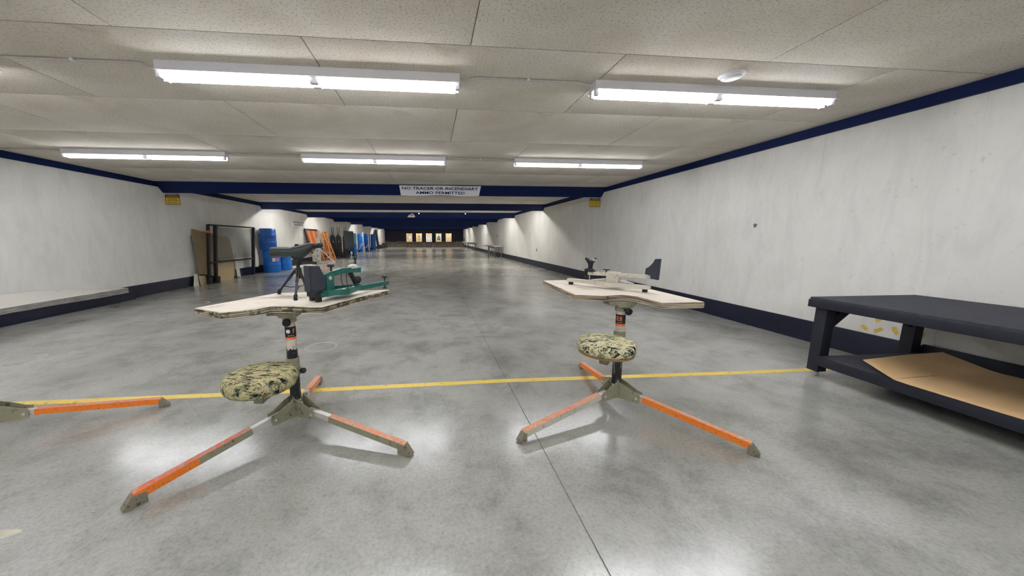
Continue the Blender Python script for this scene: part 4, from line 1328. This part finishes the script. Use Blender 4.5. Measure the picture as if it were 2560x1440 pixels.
t = thing('white_stand', 'white upright stand with an angled brace in front of the blue barrels', 'stand', (-6.24, 31.6, 0))
bm = B(); bx(bm, (-0.045, -0.03, 0), (0.045, 0.03, 1.88), 0, 0.003); obj('post', bm, 'grey_paint', t)
bm = B(); beam(bm, (-0.04, 0, 0.86), (-0.60, -0.05, 0.04), 0.05, 0.05); obj('brace', bm, 'grey_paint', t)
bm = B(); prism(bm, [(0.03, 0.0), (0.16, 0.0), (0.14, 0.5), (0.07, 0.78), (0.04, 0.8)], XZ, -0.06, 0.02); obj('foot_board', bm, 'grey_paint', t)
bm = B(); beam(bm, (-0.62, -0.04, 0.025), (0.16, 0, 0.025), 0.08, 0.05); obj('base_rail', bm, 'grey_paint', t)
t = thing('white_pole', 'slim white pole with a pink strap between two barrel stacks', 'pole', (-6.24, 34.4, 0))
bm = B(); tube(bm, (0, 0, 0.02), (-0.02, 0, 1.84), 0.035, seg=12); obj('shaft', bm, 'white_board', t)
bm = B(); lathe(bm, [(0, 0), (0.16, 0), (0.16, 0.02), (0.04, 0.05), (0, 0.05)], seg=18); obj('base', bm, 'black', t)
bm = B(); beam(bm, (-0.02, -0.04, 0.70), (-0.32, -0.05, 0.35), 0.03, 0.09); obj('strap', bm, 'pink_paper', t)
board('black_board', 'tall black board leaning on the wall past the barrels', 'board', [(41.6, 0.0), (42.9, 0.0), (42.9, 2.2), (42.6, 2.34), (41.8, 2.30), (41.6, 2.1)], -6.55, 0.10, 'black', 0.12)
for x, y, h, lb in ((-6.55, 44.8, 0.42, 'low black box at the far left, nearer one'), (-6.35, 46.6, 0.62, 'low black box at the far left, taller one beyond')):
    t = thing('black_box', lb, 'box', (x, y, 0))
    bm = B(); bx(bm, (-0.3, -0.4, 0.04), (0.3, 0.4, h), 0, 0.01); obj('case', bm, 'black', t)
    bm = B(); bx(bm, (-0.31, -0.41, h), (0.31, 0.41, h + 0.04), 0, 0.01); obj('lid', bm, 'black_rubber', t)
    bm = B()
    for a in (-0.22, 0.22):
        bx(bm, (a - 0.04, -0.38, 0), (a + 0.04, 0.38, 0.04))
    obj('skid', bm, 'black_rubber', t)

# far tables on the right
def folding_table(label, x, y, L, W, h, legs=True, n=2):
    t = thing('folding_table', label, 'table', (x, y, 0), 0, 'small tables along the right wall')
    bm = B(); bx(bm, (-W / 2, -L / 2, h - 0.05), (W / 2, L / 2, h), 0, 0.008); obj('table_top', bm, 'grey_paint', t)
    if legs:
        for sx in (-1, 1):
            for k in range(n):
                yy = (-L / 2 + 0.15) + (L - 0.3) * k / (n - 1)
                bm = B(); tube(bm, (sx * (W / 2 - 0.06), yy, 0), (sx * (W / 2 - 0.06), yy, h - 0.05), 0.022, seg=10); obj('leg', bm, 'ink_grey', t)
        bm = B(); bx(bm, (-W / 2 + 0.04, -L / 2 + 0.05, h - 0.15), (W / 2 - 0.04, -L / 2 + 0.08, h - 0.05)); bx(bm, (-W / 2 + 0.04, -L / 2 + 0.08, h - 0.15), (-W / 2 + 0.06, L / 2 - 0.1, h - 0.05)); obj('apron', bm, 'ink_grey', t)
    else:
        bm = B(); tube(bm, (0, 0, 0.03), (0, 0, h - 0.05), 0.04, seg=12); obj('pedestal', bm, 'ink_grey', t)
        bm = B(); bx(bm, (-0.28, -0.28, 0), (0.28, 0.28, 0.03), 0, 0.006); obj('base', bm, 'ink_grey', t)
    return t
folding_table('folding table by the right wall, the nearer of the larger pair', 4.62, 23.7, 2.2, 0.62, 0.80, True, 3)
folding_table('pedestal table with a thin top just past the nearer folding table', 4.55, 26.0, 1.5, 0.62, 0.77, False)
folding_table('tiny far folding table by the right wall, second from the backstop', 4.65, 37.8, 2.6, 0.6, 0.82, True, 2)
folding_table('tiny far folding table by the right wall, closest to the backstop', 4.65, 45.2, 2.4, 0.6, 0.76, True, 2)
bm = B(); beam(bm, (4.80, 49.4, 0.0), (4.98, 49.4, 1.35), 0.28, 0.06, up=(1, 0, 0)); tag(obj('dark_plank', bm, 'wood_dark'), 'dark plank leaning in the far right corner', 'plank')

# ------------------------------------------------------------------ paper targets
def target(x, kind, label):
    t = thing('paper_target', label, 'target', (x, 47.6, 0), 0, 'targets in a row before the backstop')
    w, h, z = 0.41, 1.18, 0.78
    bm = B(); bx(bm, (-w, -0.012, z), (w, 0.0, z + h), 0, 0.004); obj('backing_card', bm, 'target_card', t)
    bm = B()
    for s in (-0.30, 0.30):
        bx(bm, (s - 0.025, 0.0, 0.0), (s + 0.025, 0.03, z + h * 0.9))
        bx(bm, (s - 0.05, -0.3, 0.0), (s + 0.05, 0.35, 0.04))
    obj('stand', bm, 'black', t)
    bm = B(); bx(bm, (-0.08, -0.02, z + h - 0.05), (0.08, 0.02, z + h + 0.03), 0, 0.004); obj('clip', bm, 'black', t)
    def rect(name, x0, x1, z0, z1, mat, d=0.015):
        bm = B(); bx(bm, (x0 * w, -d - 0.002, z + z0 * h), (x1 * w, -0.011, z + z1 * h)); return obj(name, bm, mat, t)
    def disc(name, cx, czz, r, mat, d=0.018, ri=0.0):
        bm = B(); lathe(bm, [(ri, 0.001), (r, 0.001), (r, 0.0)], (cx * w, -d, z + czz * h), (0, -1, 0), seg=20); return obj(name, bm, mat, t)
    if kind == 0:
        rect('paper', -0.25, 0.55, 0.38, 0.70, 'paper'); disc('bullseye', 0.15, 0.54, 0.10, 'paper_grey', ri=0.07); rect('print', -0.62, -0.30, 0.38, 0.50, 'ink_brown'); rect('print', -0.5, 0.5, 0.76, 0.80, 'ink_brown')
    elif kind == 1:
        for a, b, c, d2 in ((-0.4, 0.4, 0.76, 0.79), (-0.25, 0.25, 0.60, 0.68), (-0.1, 0.2, 0.44, 0.52), (-0.25, 0.3, 0.24, 0.30)):
            rect('print', a, b, c, d2, 'ink_brown')
        rect('print', -0.06, 0.12, 0.28, 0.78, 'ink_brown')
    elif kind == 2:
        rect('paper', -0.92, 0.92, 0.02, 0.74, 'paper'); rect('print', -0.7, 0.7, 0.76, 0.88, 'orange_print')
        for zz in (0.60, 0.40, 0.20):
            for xx in (-0.38, 0.38):
                disc('bullseye', xx, zz, 0.085, 'ink' if zz != 0.40 else 'ink_grey', ri=0.03)
    elif kind == 3:
        rect('paper', -0.72, 0.80, 0.24, 0.92, 'paper')
        bm = B(); prism(bm, [(a * w, z + b * h) for a, b in ((-0.5, 0.24), (0.55, 0.24), (0.55, 0.50), (0.42, 0.60), (0.16, 0.66), (0.14, 0.84), (-0.04, 0.84), (-0.06, 0.66), (-0.34, 0.60), (-0.5, 0.50))], XZ, -0.022, -0.016); obj('silhouette', bm, 'ink', t)
        disc('bullseye', 0.02, 0.46, 0.12, 'paper_grey', 0.0225)
    else:
        rect('print', -0.65, 0.65, 0.12, 0.86, 'ink_brown', 0.0125); rect('print_field', -0.6, 0.6, 0.14, 0.84, 'target_card', 0.0135); disc('bullseye', 0.1, 0.4, 0.07, 'ink_brown', 0.0165)
SC = 47.6 / 46.0
for i, (x, lb) in enumerate(((-2.91, 'tan target with a white square sheet, leftmost of the five'), (-1.60, 'tan target with a thin brown figure print, second from left'), (-0.245, 'white target with six dark bullseyes, middle of the five'), (1.08, 'target with a black bottle shaped silhouette on white, fourth from left'), (2.45, 'plain tan target, rightmost of the five'))):
    target(x * SC, i, lb)
